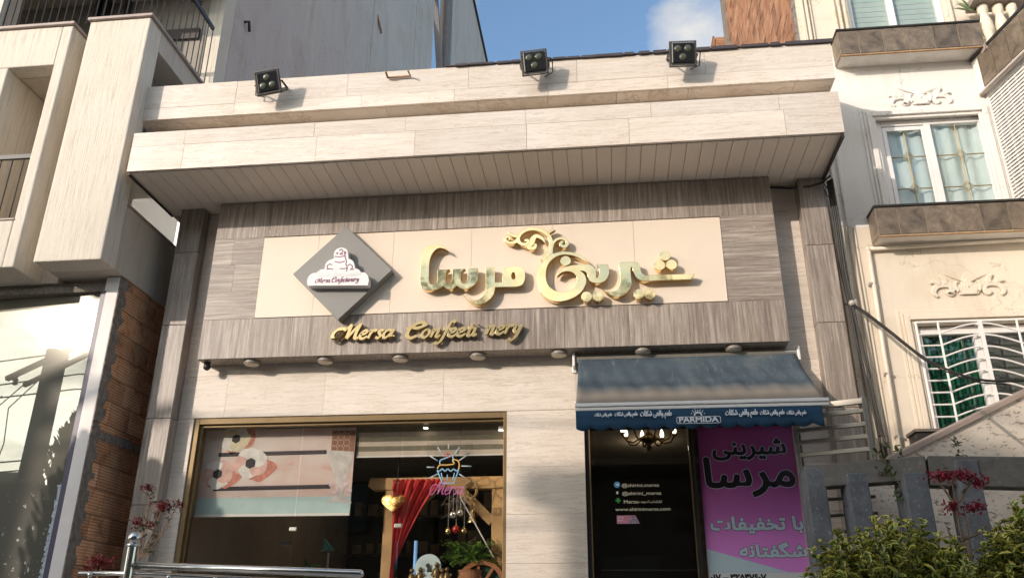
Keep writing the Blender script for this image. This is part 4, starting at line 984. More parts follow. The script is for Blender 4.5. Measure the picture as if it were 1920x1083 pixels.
# neon
def neon(name, col, e): return M_(name, tuple(min(1, c*.8+.05) for c in col), .3).emit(col, e).m
NB_, NO, NW, NP = neon('blue_neon_tube', (.35, .68, .95), .16), neon('amber_neon_tube', (1, .55, .12), .2), neon('pale_neon_tube', (.70, .85, .95), .08), neon('pink_neon_tube', (.75, .16, .45), .12)
ne = thing('neon_sign', 'cupcake neon sign with rays and pink tube script hanging in the shop window', 'neon sign', A(840, 880, .37))
def c8(pts): return [(lambda q: (q.x, .37, q.z))(A(690+u/4.12, 820+v/4.12, .37)) for u, v in pts]
def tube8(pts, name, mat, sm_=True, r=.0058):
    P = [(u, v) for u, v in pts]
    if sm_: P = [(q.x, q.y) for q in catmull(P, False, 6)]
    MB().tube(c8(P), r, 6).build(name, mat, ne, smooth=True)
cup = MB(); cup.tube(c8([(535, 250), (572, 350), (662, 350), (700, 250)]), .0058, 6)
cup.tube(c8([(q.x, q.y) for q in catmull([(535, 250), (552, 258), (574, 240), (595, 258), (617, 240), (638, 258), (662, 242), (682, 256), (700, 245)], False, 5)]), .0058, 6)
for a, b in (((565, 272), (578, 325)), ((613, 285), (613, 325)), ((668, 272), (655, 325))): cup.tube(c8([a, b]), .005, 6)
cup.build('cup_tube', NB_, ne, smooth=True)
tube8([(700, 245), (705, 205), (690, 175), (655, 170), (665, 200), (610, 210), (555, 212), (535, 240)], 'icing_tube', NO)
tube8([(555, 208), (560, 175), (600, 158), (645, 140), (658, 160), (655, 190)], 'swirl_tube', NB_)
tube8([(590, 150), (596, 128), (622, 118), (640, 140), (622, 150), (604, 140)], 'cherry_tube', neon('red_neon_tube', (.65, .12, .10), .25))
ry = MB()
for a, b in (((622, 50), (622, 88)), ((537, 72), (572, 130)), ((708, 72), (668, 132)), ((478, 140), (538, 178)), ((768, 132), (702, 178)), ((455, 227), (512, 227)), ((722, 218), (797, 220)), ((468, 314), (538, 280)), ((705, 280), (752, 310))): ry.tube(c8([a, b]), .0055, 6)
ry.build('ray_tubes', NW, ne, smooth=True)
wd = MB()
for ch_, l in script_lines('Mersa', 500, 735, 0, 60, slant=.3):
    wd.tube(c8([(q.x, 438-q.y*1.0) for q in catmull([(p[0], p[1]) for p in l], False, 5)]), .0048, 6)
wd.build('script_tubes', NP, ne, smooth=True)
bk = MB(); e0, e1 = c8([(455, 40), (800, 440)]); bk.box(e0[0], e1[0], .382, .386, e1[2]-.02, e0[2]); bk.build('clear_backing', glass_mat('clear_acrylic', (.97, .97, .97), base=.0, power=.35), ne)
wi = MB()
for u in (537, 710): q = c8([(u, 40), (u, -80)]); wi.tube([(q[0][0], .384, q[0][2]), (q[0][0], .384, 3.41)], .0018, 5)
wi.build('hanging_wires', STEEL, ne)
# rope bell, baubles and other hanging pieces
ROPE = plain('hemp_rope', (.40, .27, .13), .9, var=.3, scale=60, bump=.8)
rbp = A(886, 930, .64)
rp = thing('rope_bell', 'brass ship bell on a thick hemp rope tied over the pine beam', 'bell', (rbp.x, .64, 2.7))
q = A(883, 912, .66); MB().tube([(q.x+.055*math.cos(t*.5), .66, q.z-.03+.075*math.sin(t*.5)) for t in range(14)], .014, 8).tube([(q.x+.005, .65, q.z-.10), (A(884, 960, .65).x, .65, A(884, 960, .65).z)], .016, 8).build('rope', ROPE, rp, smooth=True)
q = A(885, 958, .65); MB().lathe([(.012, .02), (.02, 0), (.028, -.04), (.036, -.08), (.05, -.10), (.046, -.105), (.01, -.09)], (q.x, .65, q.z), 20).build('bell', M_('aged_brass', (.60, .45, .20), .25, 1.).m, rp, smooth=True)
bd = [(849, 965, 'silver', 'silver glass bauble hanging in the window, left of the upper pair', .034), (863, 961, 'silver', 'silver glass bauble hanging in the window, right of the upper pair', .034), (840, 996, 'gold', 'gold glass bauble hanging left of the small red bauble', .031), (855, 992, 'red', 'red glass bauble hanging between two gold ones', .037), (870, 995, 'gold', 'gold glass bauble hanging right of the small red bauble', .031)]
BM = {'silver': M_('silver_bauble', (.75, .74, .72), .22, .9).m, 'gold': M_('gold_bauble', (.72, .53, .24), .22, 1.).m, 'red': M_('red_bauble', (.50, .05, .05), .2, .6).m}
for x, y, k, lb, r in bd:
    p = A(x, y, .66); t = thing('bauble', lb, 'bauble', p, 'baubles hanging in the window')
    MB().ball(p, r, 18).build('ball', BM[k], t, smooth=True); MB().lathe([(.010, 0), (.010, .016), (.003, .018)], (p.x, p.y, p.z+r-.002), 10).build('cap', BM['gold'], t)
    MB().tube([(p.x, p.y, p.z+r+.014), (p.x+.002, p.y, zt-.06)], .0014, 5).build('thread', STEELW, t)
tw = MB(); rn = random.Random(9)
for i in range(26):
    p = A(848+rn.uniform(-6, 26), 935+rn.uniform(-6, 20), .68); tw.tube([p, p+Vector((rn.uniform(-.06, .06), 0, rn.uniform(-.05, .03))), p+Vector((rn.uniform(-.10, .10), 0, rn.uniform(-.09, .01)))], .0022, 5)
tag(tw.build('dried_twigs', plain('dry_twig', (.20, .16, .13), .9)), 'tangle of dry grey twigs hanging over the silver baubles', 'twigs')
ld = MB(); ld.tube([A(862, 930, .6), A(893, 985, .6), A(926, 1045, .6)], .006, 6); tag(ld.build('white_cord', STEELW), 'pale cord slanting down from the neon script to the wagon wheel', 'cord')
bt = MB(); a = A(777, 1083, .62); b = A(780, 1013, .62); bt.tube([(a.x, .62, a.z-.7), b], .016, 12); tag(bt.build('light_tube', neon('cool_blue_tube', (.20, .45, .85), .25)), 'upright blue tube standing beside the red curtain', 'light tube')
# plate
pt = thing('plate', 'pale blue wall plate with a dark motif on a stand in the window', 'plate', A(803, 1063, .58)); q = A(803, 1063, .58)
MB().lathe([(.045, -.012), (.06, -.008), (.115, .006), (.118, .010), (.112, .012), (.06, -.002), (.002, -.004)], q, 36, (0, -.97, .25)).build('dish', plain('pale_blue_glaze', (.52, .63, .66), .2), pt, smooth=True)
MB().curve([catmull([(q.x-.02, q.z+.02), (q.x+.01, q.z+.035), (q.x+.02, q.z), (q.x+.035, q.z-.03), (q.x-.01, q.z-.035), (q.x-.005, q.z-.01)], True, 4)], q.y-.014, .004).build('motif', BLACK, pt)
for i, x in enumerate((772, 788, 818, 829, 838)):
    p = A(x, 1077, .56); t = thing('figurine', ['small bronze figurine in the window, leftmost under the blue tube', 'small bronze figurine left of the blue plate', 'tall bronze figurine right of the blue plate', 'bronze figurine second to the right of the blue plate', 'small bronze figurine nearest the fern pot'][i], 'figurine', (p.x, .56, p.z-.16), 'bronze figurines in the window')
    h = [0, .01, .05, .0, .01][i]
    b = MB(); b.lathe([(.045, 0), (.045, .02), (.030, .03), (.022, .09), (.034, .13+h), (.028, .17+h), (.012, .185+h)], (p.x, .56, p.z-.17), 14); b.ball((p.x, .56, p.z+.036+h), .022, 12); b.tube([(p.x-.03, .56, p.z-.03+h), (p.x-.045, .55, p.z-.05+h), (p.x-.01, .53, p.z-.06+h)], .009, 6); b.tube([(p.x+.03, .56, p.z-.03+h), (p.x+.04, .545, p.z+h)], .009, 6)
    b.build('body', plain('bronze_patina', (.22, .15, .07), .4, .7, var=.3, scale=40), t, smooth=True)
    MB().box(p.x-.05, p.x+.05, .51, .61, p.z-.20, p.z-.171).build('base', BLACK, t)
LEAFF = leaf_mat('fern_leaf', (.10, .22, .03), (.22, .36, .06), (.16, .28, .05))
fp = A(882, 1046, .62); ft = thing('potted_fern', 'bushy bright green potted fern lit by the sun inside the window', 'plant', (fp.x, .62, fp.z-.35))
rn = random.Random(11); fe = MB()
for i in range(190):
    a = rn.uniform(0, 6.28); L = rn.uniform(.11, .27); e = fp+Vector((math.cos(a)*L, math.sin(a)*L*.5, rn.uniform(-.07, .15))); mid = (fp+e)/2+Vector((0, 0, .035))
    for k in range(7):
        t = (k+1)/7; p = (fp+Vector((0, 0, -.04)))*(1-t)**2+mid*2*t*(1-t)+e*t*t
        for sg in (-1, 1):
            one_leaf(fe, p, Vector((math.cos(a+sg*1.0), math.sin(a+sg*1.0), rn.uniform(-.3, .5))).normalized(), .042*(1.2-t*.6), .018, rn)
fe.build('foliage', LEAFF, ft)
MB().lathe([(.07, -.36), (.10, -.12), (.11, -.10), (.10, -.10), (.02, -.11)], fp, 18).build('pot', plain('terracotta', (.35, .16, .08), .8), ft)
sp_ = MB(); q = A(884, 1012, .62); sp_.tube([fp, (q.x-.01, .62, q.z-.05), (q.x, .62, q.z), (q.x+.03, .62, q.z+.005), (q.x+.04, .62, q.z+.03)], .004, 6); sp_.build('bare_stem', BARK, ft)
ww = thing('wagon_wheel', 'rust brown wooden wagon wheel leaning against the right pine post', 'wheel', (-.75, .60, 1.9)); q = A(903, 1098, .60); R0 = .215
MB().curve([[(q.x+R0*math.cos(t*.1309), q.z+R0*math.sin(t*.1309)) for t in range(48)], [(q.x+R0*.84*math.cos(t*.1309), q.z+R0*.84*math.sin(t*.1309)) for t in range(48)]], .62, .05, .004).build('rim', plain('rust_paint', (.34, .13, .05), .6), ww)
s = MB()
for k in range(8): s.bar((q.x, .597, q.z), (q.x+R0*.86*math.cos(k*.785+.2), .597, q.z+R0*.86*math.sin(k*.785+.2)), .024, .024, (0, 1, 0))
s.build('spokes', plain('rust_paint', (.34, .13, .05), .6), ww)
MB().lathe([(.045, -.03), (.045, .03), (.02, .04)], (q.x, .597, q.z), 16, (0, -1, 0)).build('hub', plain('rust_paint', (.34, .13, .05), .6), ww)
MB().lathe([(R0*.82, 0), (R0*.82, .003)], (q.x, .632, q.z), 36, (0, 1, 0)).build('green_backing', plain('dark_teal_cloth', (.02, .07, .055), .8), ww)
lf = thing('broad_leaf_plant', 'young plant with two broad dark green leaves low in the window', 'plant', A(573, 1062, .6)); q = A(573, 1068, .6); b = MB(); rn = random.Random(2)
one_leaf(b, q, Vector((-.12, -.2, 1)).normalized(), .13, .075, rn); one_leaf(b, q, Vector((.9, -.2, .45)).normalized(), .16, .06, rn); one_leaf(b, q, Vector((-.9, .1, .3)).normalized(), .10, .05, rn)
b.tube([q, q-Vector((0, 0, .3))], .006, 6).u += [(.3, 0)]*12
b.build('leaves', leaf_mat('calathea_leaf', (.02, .11, .03), (.035, .16, .05), (.012, .05, .02)), lf)
tn = thing('tent_card', 'small turquoise folded card standing inside the window', 'card', A(618, 1022, 1.0)); q = A(606, 1030, 1.0); MB().prism([(q.x, q.z), (q.x+.10, q.z), (q.x, q.z+.11)], 1.0, 1.06).build('card', plain('turquoise_card', (.04, .28, .24), .5), tn)
MB().box(q.x+.04, q.x+.06, 1.02, 1.04, 1.3, q.z-.002).box(q.x-.02, q.x+.12, .99, 1.07, q.z-.012, q.z-.0025).build('stand', BLACK, tn)
sg = MB(); q = A(537, 1018, .9); sg.box(q.x-.055, q.x+.055, .90, .905, q.z-.025, q.z+.025); tag(sg.build('blank_label_card', plain('grey_card', (.16, .15, .145), .6)), 'small grey card standing under the printed blind', 'card')
# lit spot lamps over the display, and lit lamps in the shop ceiling
SPOTL = M_('lit_lamp_face', (1, .95, .85)).emit((1, .88, .66), 7).m
for i, (px, py) in enumerate(((798, 799), (939, 803))):
    p = A(px, py, .36); t = thing('spot_lamp', ('small lit white spot lamp at the window head above the cupcake neon', 'small lit white spot lamp at the top right corner of the shop window')[i], 'lamp', p, 'spot lamps at the window head')
    MB().box(p.x-.022, p.x+.022, p.y-.012, p.y+.03, p.z-.012, p.z+.026).build('body', UPVC, t, bevel=.004); MB().box(p.x-.018, p.x+.018, p.y-.008, p.y+.026, p.z-.0165, p.z-.0125).build('face', SPOTL, t)
    L = bpy.data.lights.new('spot_beam', 'SPOT'); L.energy = 4; L.spot_size = R_(64); L.spot_blend = .8; L.color = (1, .80, .56); L.shadow_soft_size = .03
    o = bpy.data.objects.new('spot_beam', L); COL.objects.link(o); o.parent = t; o.location = (0, .14, -.04); o.rotation_euler = (p-A(*((785, 990) if i == 0 else (885, 1000)), .66)).to_track_quat('Z', 'Y').to_euler()
for i, (px, py) in enumerate(((713, 924), (820, 950), (828, 930), (838, 937), (873, 931), (893, 944), (911, 954))):
    p = AZ_(px, py, 3.893); t = thing('ceiling_lamp', 'small lit round lamp in the dark shop ceiling, seen through the window', 'lamp', p, 'lit lamps in the shop ceiling')
    MB().lathe([(.085, 0), (.085, -.012), (.07, -.02)], p, 16).build('rim', UPVC, t); MB().lathe([(.066, -.0205), (.06, -.024)], p, 16).build('face', SPOTL, t)
for x in (-2.2, -.9, .9):
    L = bpy.data.lights.new('ceiling_glow', 'POINT'); L.energy = 2; L.color = (1, .80, .56); L.shadow_soft_size = .08
    o = bpy.data.objects.new('ceiling_glow', L); COL.objects.link(o); o.location = (x, 3.4, 3.8)
# counters and shelves deep in the room
cn = thing('display_counter', 'long dark counter with steel edges deep inside the shop', 'counter', (-1.2, 3.2, 1.0))
MB().box(-3.4, .05, 3.0, 3.6, 1.006, 2.05).build('cabinet', plain('dark_mahogany', (.06, .022, .015), .35, var=.3), cn); MB().box(-3.42, .07, 2.96, 3.64, 2.052, 2.09).build('top', ALU, cn)
sh = thing('wall_shelf', 'dark wall shelves stacked with small boxes at the back of the shop', 'shelf', (-1.2, 5.7, 1.0)); s = MB(); rn = random.Random(6)
for z in (2.2, 2.75, 3.3): s.box(-3.5, .1, 5.6, 5.99, z, z+.03)
s.build('boards', plain('dark_mahogany', (.06, .022, .015), .35, var=.3), sh); s = MB()
for z in (2.232, 2.782, 3.332):
    x = -3.4
    while x < 0: wx = rn.uniform(.06, .2); s.box(x, x+wx, 5.62, 5.9, z, z+rn.uniform(.1, .35)); x += wx+rn.uniform(.01, .12)
s.build('stacked_boxes', plain('muted_box_card', (.22, .16, .11), .6, var=.7, scale=3), sh)
dc2 = thing('glass_counter', 'glass fronted cake counter with bright steel rails behind the door', 'counter', (.8, 3, 1.0))
MB().box(.3, 2.2, 3.0, 3.6, 1.006, 1.9).build('cabinet', DARK, dc2); s = MB()
for z in (1.98, 2.15, 2.34): s.box(.3, 2.2, 2.99, 3.02, z, z+.012)
s.build('rails', STEEL, dc2); MB().box(.3, 2.2, 3.03, 3.04, 1.9, 2.5).build('glazing', GLASS, dc2)

def AX(px, py, x): d = ray(px, py); return CAM + d*((x-CAM.x)/d.x)
def AZ(px, py, z): d = ray(px, py); return CAM + d*((z-CAM.z)/d.z)
# ================================================================== LEFT BUILDING
lb = thing('apartment_building', 'pale stucco apartment building with projecting blocks and tall grey side wall, left of the shop', 'building', (-6, 0, 0))
XS = -4.03
b = MB(); b.box(-4.68, XS, -.69, -.45, 4.74, 7.44); b.build('projecting_block', STUC, lb, bevel=.012)
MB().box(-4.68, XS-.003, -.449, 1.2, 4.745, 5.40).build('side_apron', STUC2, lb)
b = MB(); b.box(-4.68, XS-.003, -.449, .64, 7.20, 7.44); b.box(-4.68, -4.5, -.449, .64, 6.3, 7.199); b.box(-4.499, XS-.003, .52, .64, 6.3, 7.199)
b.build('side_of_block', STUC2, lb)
f = MB(); f.box(XS-.06, XS+.004, -.449, .53, 5.401, 5.43); so_ = f.build('side_window', COPING, lb)
MB().box(-4.075, -4.067, -.44, .52, 5.432, 6.2).build('pane', GLASS3, so_)
s = MB(); s.box(-4.49, -4.30, -.1, .02, 5.405, 7.19); s.build('mullion', plain('grey_mullion', (.22, .21, .19), .6), so_)
b = MB(); b.box(-4.97, -4.86, -.69, .6, 4.70, 7.41); b.box(-8.5, -4.971, -.69, -.5, 6.93, 7.41); b.box(-8.5, -4.971, -.69, .6, 4.70, 5.18); b.box(-8.5, -5.46, -.69, .6, 5.181, 6.929)
b.build('projecting_block', STUC, lb, bevel=.012)
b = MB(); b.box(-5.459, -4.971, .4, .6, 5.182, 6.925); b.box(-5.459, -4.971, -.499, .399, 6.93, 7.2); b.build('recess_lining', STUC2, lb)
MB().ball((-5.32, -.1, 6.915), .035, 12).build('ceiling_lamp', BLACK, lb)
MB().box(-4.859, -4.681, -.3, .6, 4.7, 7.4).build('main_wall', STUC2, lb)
for q in ((-4.70, XS+.03, -.72, -.43, 7.442, 7.475), (XS-.2, XS+.03, -.429, .66, 7.442, 7.475), (-5.72, -4.84, -.72, .6, 7.412, 7.445), (-8.6, -5.86, -.72, .6, 7.412, 7.445), (-5.46, -4.96, -.70, -.5, 5.181, 5.20)):
    MB().box(*q).build('coping', COPING, lb, bevel=.005)
def railing(parent, x0, x1, y, z0, z1, step=.095, side=None):
    r = MB(); n = int(abs(x1-x0)/step)
    for i in range(n+1):
        q = x0+(x1-x0)*i/n
        if side is None: r.tube([(q, y, z0), (q, y, z1)], .006, 6)
        else: r.tube([(side, q, z0), (side, q, z1)], .006, 6)
    a, b_ = ((x0, y, z1), (x1, y, z1)) if side is None else ((side, x0, z1), (side, x1, z1))
    r.bar(a, b_, .03, .045)
    r.build('railing', BLACK, parent)
railing(lb, -5.45, -4.98, -.60, 5.2, 5.92)
railing(lb, -5.72, -4.10, -.62, 7.48, 8.36, .085); railing(lb, -.55, .60, 0, 7.48, 8.36, .11, side=-4.085)
b = MB(); b.box(-5.86, -5.73, -.69, -.45, 7.411, 10); b.build('front_pier', STUC, lb)
MB().box(-8.5, -5.87, -.3, -.28, 7.45, 10).build('balcony_glazing', MIRR, lb)
b = MB(); b.box(-8.5, -4.25, .7, .9, 7.2, 10); b.build('balcony_wall', plain('dark_balcony_wall', (.33, .295, .25), .8), lb)  # plain wall, darker than the outer stucco
b = MB(); b.box(-8.5, -4.06, -.69, .69, 8.95, 9.3); b.build('balcony_slab', STUC2, lb)
b = MB()
for x in (-5.65, -5.55, -5.3): b.box(x, x+.04, .55, .69, 7.3, 8.94)
b.box(-5.2, -4.3, .66, .69, 7.45, 7.75); b.box(-5.2, -4.3, .66, .69, 8.3, 8.45); b.bar((-5.0, -.6, 8.9), (-4.3, .6, 8.75), .06, .06); b.build('sliding_frame', plain('dark_bronze_aluminium', (.06, .05, .042), .5), lb)
b = MB(); b.box(-4.28, -4.05, .72, .98, 7.0, 26); b.build('corner_pier', STUC, lb)
def yx(px, py): return AX(px, py, -4.05).y
ya, yb_, yc, yd = yx(697, 60), yx(812, 60), yx(838, 60), 22.3
w = MB(); zt_ = 24.5
w.box(-4.3, -4.05, .99, ya, 0, zt_); w.box(-4.3, -4.06, ya+.001, ya+.05, 0, zt_); w.box(-4.3, -4.05, ya+.051, yx(778, 60), 0, zt_); w.box(-4.3, -4.06, yx(778, 60)+.001, yx(778, 60)+.06, 0, zt_)
w.box(-4.3, -4.05, yx(778, 60)+.061, yb_, 0, zt_); w.box(-4.9, -4.55, yb_+.001, yc, 0, zt_); w.box(-4.3, -4.05, yc, yd, 0, zt_)
w.build('tall_side_wall', LILAC, lb)
p = MB(); p.tube([(-4.02, yc-.1, 2), (-4.02, yc-.1, zt_)], .14, 8); p.bar((-4.1, yb_+.1, 19.5), (-4.02, yc-.1, 15.5), .16, .16); p.box(-4.56, -4.54, yb_+.3, yb_+.8, 12, 18); p.build('drain_duct', plain('duct_metal', (.20, .19, .19), .6), lb)
b = MB(); b.box(-4.4, -3.98, .9, yd+.1, zt_+.001, zt_+.12); b.build('roof_edge', ROOFD, lb)
MB().box(-12, -4.31, 1.0, 22, 0, 5.2).build('core', LILAC, lb); MB().box(-8.5, -4.31, 1.05, 1.15, 6.4, 9.2).build('inner_wall', STUC2, lb)
b = MB(); b.tube([(-4.06, 1.25, 9.0), (-4.0, 1.27, 9.02), (-4.0, 1.32, 8.9)], .022, 6); b.build('wall_stub', BLACK, lb); p_ = AX(708, 28, -4.05); MB().bar((-4.06, p_.y, p_.z), (-3.99, p_.y+.18, p_.z-.35), .035, .035).build('wall_stub', RUST, lb)
MB().box(-12, -4.31, 8, 8.2, 5.2, 16).build('added_bright_wall', plain('added_bright_white', (.86, .85, .82), .8, var=.04), lb)  # added sunlit white wall, brightens the view through the side window
# ground storey: mirror glass, white column, block wall
gx = MB(); gx.box(-4.175, -4.058, -.30, -.246, 0, 4.73); gx.box(-4.175, -4.08, -.2455, -.12, 0, 4.73); gx.box(-4.19, -4.06, -.302, -.25, 4.60, 4.735); gc = gx.build('white_column', plain('white_column_paint', (.80, .745, .70), .6, var=.04), lb, bevel=.004)
gz = MB(); ty = math.tan(R_(3.65)); gz.add([(x, -.256+(-4.2-x)*ty+dy, z) for x in (-8.6, -4.235) for dy in (0, .01) for z in (.5, 4.6)], [(0, 1, 3, 2), (4, 6, 7, 5), (0, 4, 5, 1), (2, 3, 7, 6), (0, 2, 6, 4), (1, 5, 7, 3)]); gz.build('shop_glazing', MIRR, lb)
b = MB(); b.box(-4.232, -4.178, -.285, -.2, .5, 4.60); b.build('glazing_frame', plain('dark_purple_film', (.07, .06, .10), .4), lb)
rn = random.Random(21); b = MB()
for i in range(90):
    z = 1.2+i*.018; b.box(-4.262-rn.uniform(0, .02), -4.233, -.270-rn.uniform(0, .002), -.266, z, z+.017)
b.build('film_strip', plain('pale_blue_film', (.44, .50, .56), .5, var=.4, scale=50), lb)
b = MB(); b.box(-8.6, -4.195, -.29, -.22, 4.602, 4.66); b.box(-8.6, -4.195, -.27, -.22, 4.661, 4.70); b.build('shutter_box', plain('speckled_header', (.20, .18, .15), .8, var=.5, scale=60), lb)
bk = MB(); z = .9; r = 0
while z < 4.72:
    y = -.235; h = .213 if abs(z-3.25) > .12 else .07
    y += -(r % 2)*.16
    while y < .62:
        e = y+.33; dx = rn.uniform(0, .006); bk.box(-4.25, -4.055-dx, max(y, -.235)+.004, min(e, .64)-.004, z+.004, z+h-.004); y = e
    z += h; r += 1
bk.build('block_wall', BRICK, lb)
MB().box(-4.24, -4.066, -.238, .66, .5, 4.74).build('mortar_bed', MORTAR, lb)
mo = MB()
for i in range(150):
    z = .9+i*.0255; wd_ = .045+.03*math.sin(i*.9)+rn.uniform(-.01, .02); mo.box(-4.07, -4.049+rn.uniform(-.004, .003), -.2985, -.245+wd_+.03, z, z+.0254)
for i in range(40): y = -.2+i*.02; mo.box(-4.06, -4.05+rn.uniform(-.003, .003), y, y+.0199, 3.245+rn.uniform(-.015, .01), 3.31+rn.uniform(-.02, .015))
mo.build('rough_mortar', MORTAR, lb)

# ================================================================== RIGHT BUILDING
rbld = thing('render_building', 'cream and white rendered house right of the shop with moulded windows and stone planters', 'building', (4, .3, 0))
YR = .3
def wallp(name, mat, z0, z1, hole=None):
    w = MB(); xa, xb = 2.556, 7.5
    if hole:
        hx0, hx1, hz0, hz1 = hole
        w.box(xa, hx0, YR, .6, z0, z1); w.box(hx1, xb, YR, .6, z0, z1)
        if hz0 > z0: w.box(hx0+.0005, hx1-.0005, YR, .6, z0, hz0)
        if hz1 < z1: w.box(hx0+.0005, hx1-.0005, YR, .6, hz1, z1)
    else: w.box(xa, xb, YR, .6, z0, z1)
    w.build(name, mat, rbld)
wallp('lower_wall', RBY, 0, 5.2, (3.17, 4.95, 3.02, 4.22)); wallp('upper_wall', RBW, 5.201, 7.15, (3.17, 4.215, 5.22, 6.38)); wallp('upper_wall', RBY, 7.151, 14, (3.11, 4.07, 7.25, 9.0))
MB().box(2.556, 7.5, .601, 22, 0, 2.5).build('side_wall', RBY, rbld)
bw_ = MB(); z = 6.0; rn = random.Random(5)
while z < 14:
    y = .31-rn.uniform(0, .15)
    while y < 3.75:
        e = y+rn.uniform(.17, .24); bw_.box(2.57, 2.553-rn.uniform(0, .008), max(y, .305)+.003, min(e, 3.8)-.003, z+.003, z+.187); y = e
    z += .19
bw_.build('rough_block_wall', BRICK2, rbld); MB().box(2.571, 2.8, .61, 3.79, 2.6, 14).build('wall_core', MORTAR, rbld)
bw_ = MB(); z = 6
yy0, yy1 = AX(1362, 40, 2.42).y, AX(1340, 60, 2.42).y
while z < AX(1350, 27, 2.42).z:
    y = 4.35
    while y < 5.3: bw_.box(2.43, 2.41-rn.uniform(0, .02), y+.005, y+.225, z+.004, z+.186); y += .23
    z += .19
bw_.box(2.44, 3.0, 4.36, 5.28, 6, z-.03); bw_.build('block_pier', BRICK2, rbld)
MB().box(2.58, 3.2, 3.81, 4.35, 2.6, 14).build('mortar_recess', MORTAR, rbld)  # set-back strip between block wall and pier, in mortar colour
e = MB()
for i in range(120): z = 6.5+i*.05; e.box(2.55-rn.uniform(0, .008), 2.575, .292-rn.uniform(0, .005), .33, z, z+.05)
e.build('mortar_edge', MORTAR, rbld)
m_ = MB()
for x, wd_, d in ((2.60, .05, .03), (2.665, .03, .05), (2.735, .035, .03), (2.79, .02, .015)): m_.box(x, x+wd_, YR-d, YR-.0005, 0, 5.2)
m_.build('pilaster', RBY, rbld, bevel=.008)
m_ = MB()
for x, wd_, d in ((2.60, .05, .03), (2.665, .03, .05), (2.735, .035, .03)): m_.box(x, x+wd_, YR-d, YR-.0005, 5.201, 7.0)
m_.build('pilaster', RBW, rbld, bevel=.008)
m_ = MB()
for x, wd_, d in ((2.62, .04, .03), (2.675, .025, .045), (2.72, .02, .02), (2.95, .03, .03), (3.0, .025, .05)): m_.box(x, x+wd_, YR-d, YR-.0005, 7.0, 14)
m_.build('pilaster', RBY, rbld, bevel=.008)
def surround(x0, x1, z0, z1, mat, steps, name='window_surround'):
    s = MB()
    for off, wd_, d in steps:
        s.box(x0-off-wd_, x0-off, YR-d, YR-.0005, z0, z1+off+wd_); s.box(x0-off+.0005, x1+off-.0005, YR-d, YR-.0005, z1+off, z1+off+wd_); s.box(x1+off, x1+off+wd_, YR-d, YR-.0005, z0, z1+off+wd_)
    s.build(name, mat, rbld, bevel=.006)
surround(3.17, 4.14, 5.22, 6.36, RBW, ((0, .03, .025), (.031, .05, .05), (.082, .025, .03), (.108, .03, .015)))
surround(3.17, 4.9, 3.02, 4.22, RBY, ((0, .03, .02), (.031, .045, .045), (.077, .025, .025), (.103, .03, .012)))
surround(3.11, 4.07, 7.25, 9.0, RBY, ((0, .025, .02), (.026, .03, .04)))
# upper leaded window
def win_frame(name, x0, x1, z0, z1, y, mid, fr=.055):
    f = MB(); f.box(x0, x0+fr, y, y+.06, z0, z1); f.box(x1-fr, x1, y, y+.06, z0, z1); f.box(x0+fr, x1-fr, y, y+.06, z1-fr, z1); f.box(x0+fr, x1-fr, y, y+.06, z0, z0+fr); f.box(mid-.03, mid+.03, y-.008, y+.06, z0+fr, z1-fr)
    return f.build(name, UPVC, rbld, bevel=.005)
W1 = win_frame('leaded_window', 3.18, 4.205, 5.23, 6.37, .345, 3.665)
CAME = plain('brass_came', (.34, .25, .10), .5, .5)
sh_ = MB(); sh_.box(3.237, 3.275, .338, .35, 5.3, 6.30); sh_.box(3.60, 3.634, .338, .35, 5.3, 6.30); sh_.box(3.2755, 3.5995, .338, .35, 6.255, 6.30); sh_.build('sash', UPVC, W1, bevel=.004)
for x0, x1 in ((3.236, 3.634), (3.696, 4.15)):
    MB().box(x0, x1, .372, .378, 5.286, 6.314).build('pane', GLASS2, W1)
    c = MB(); cx_ = (x0+x1)/2+.01; c.tube([(cx_, .368, 5.29), (cx_, .368, 6.31)], .005, 6)
    for z in (5.62, 5.97):
        c.tube([(x0, .368, z), (cx_-.05, .368, z)], .0055, 6); c.tube([(cx_+.05, .368, z), (x1, .368, z)], .0055, 6)
        for r_ in (.055, .035): c.tube([(cx_-r_, .367, z), (cx_, .367, z+r_), (cx_+r_, .367, z), (cx_, .367, z-r_), (cx_-r_, .367, z)], .0035, 5)
    c.build('cames', CAME, W1)
def drape(x0, x1, z0, z1, y, amp, fq, name, mat, parent):
    N = 80; vs = [(x0+(x1-x0)*i/N, y+amp*math.sin(i*fq)+amp*.6*math.sin(i*fq*.37+1), z) for z in (z0, z1) for i in range(N+1)]
    MB().add(vs, [(i, i+1, N+2+i, N+1+i) for i in range(N)]).build(name, mat, parent, smooth=True)
drape(3.2, 4.2, 5.22, 6.4, .415, .012, .55, 'net_curtain', plain('white_net', (.80, .82, .79), .8, var=.05), W1)
W0 = win_frame('blind_window', 3.115, 4.065, 7.26, 8.9, .345, 3.56)
for x0, x1 in ((3.17, 3.53), (3.59, 4.01)): MB().box(x0, x1, .372, .378, 7.316, 8.84).build('pane', GLASS2, W0)
b = MB(); z = 7.32
while z < 8.8: b.box(3.13, 4.05, .405, .410, z, z+.058); b.box(3.13, 4.05, .402, .407, z+.06, z+.064); z += .066
b.build('slatted_blind', plain('pale_green_slat', (.62, .63, .56), .6, var=.05), W0)
W2 = win_frame('grilled_window', 3.18, 4.94, 3.03, 4.21, .365, 3.72, .07)
MB().box(3.25, 3.69, .392, .398, 3.10, 4.14).build('pane', GLASS2, W2); MB().box(3.75, 4.87, .392, .398, 3.10, 4.14).build('pane', GLASS2, W2)
drape(3.22, 3.74, 3.05, 4.2, .43, .02, .8, 'green_curtain', plain('dark_green_curtain', (.006, .12, .06), .8, var=.25), W2)
b = MB(); z = 3.05
while z < 4.15: b.box(3.76, 4.9, .46, .466, z, z+.10); z += .105
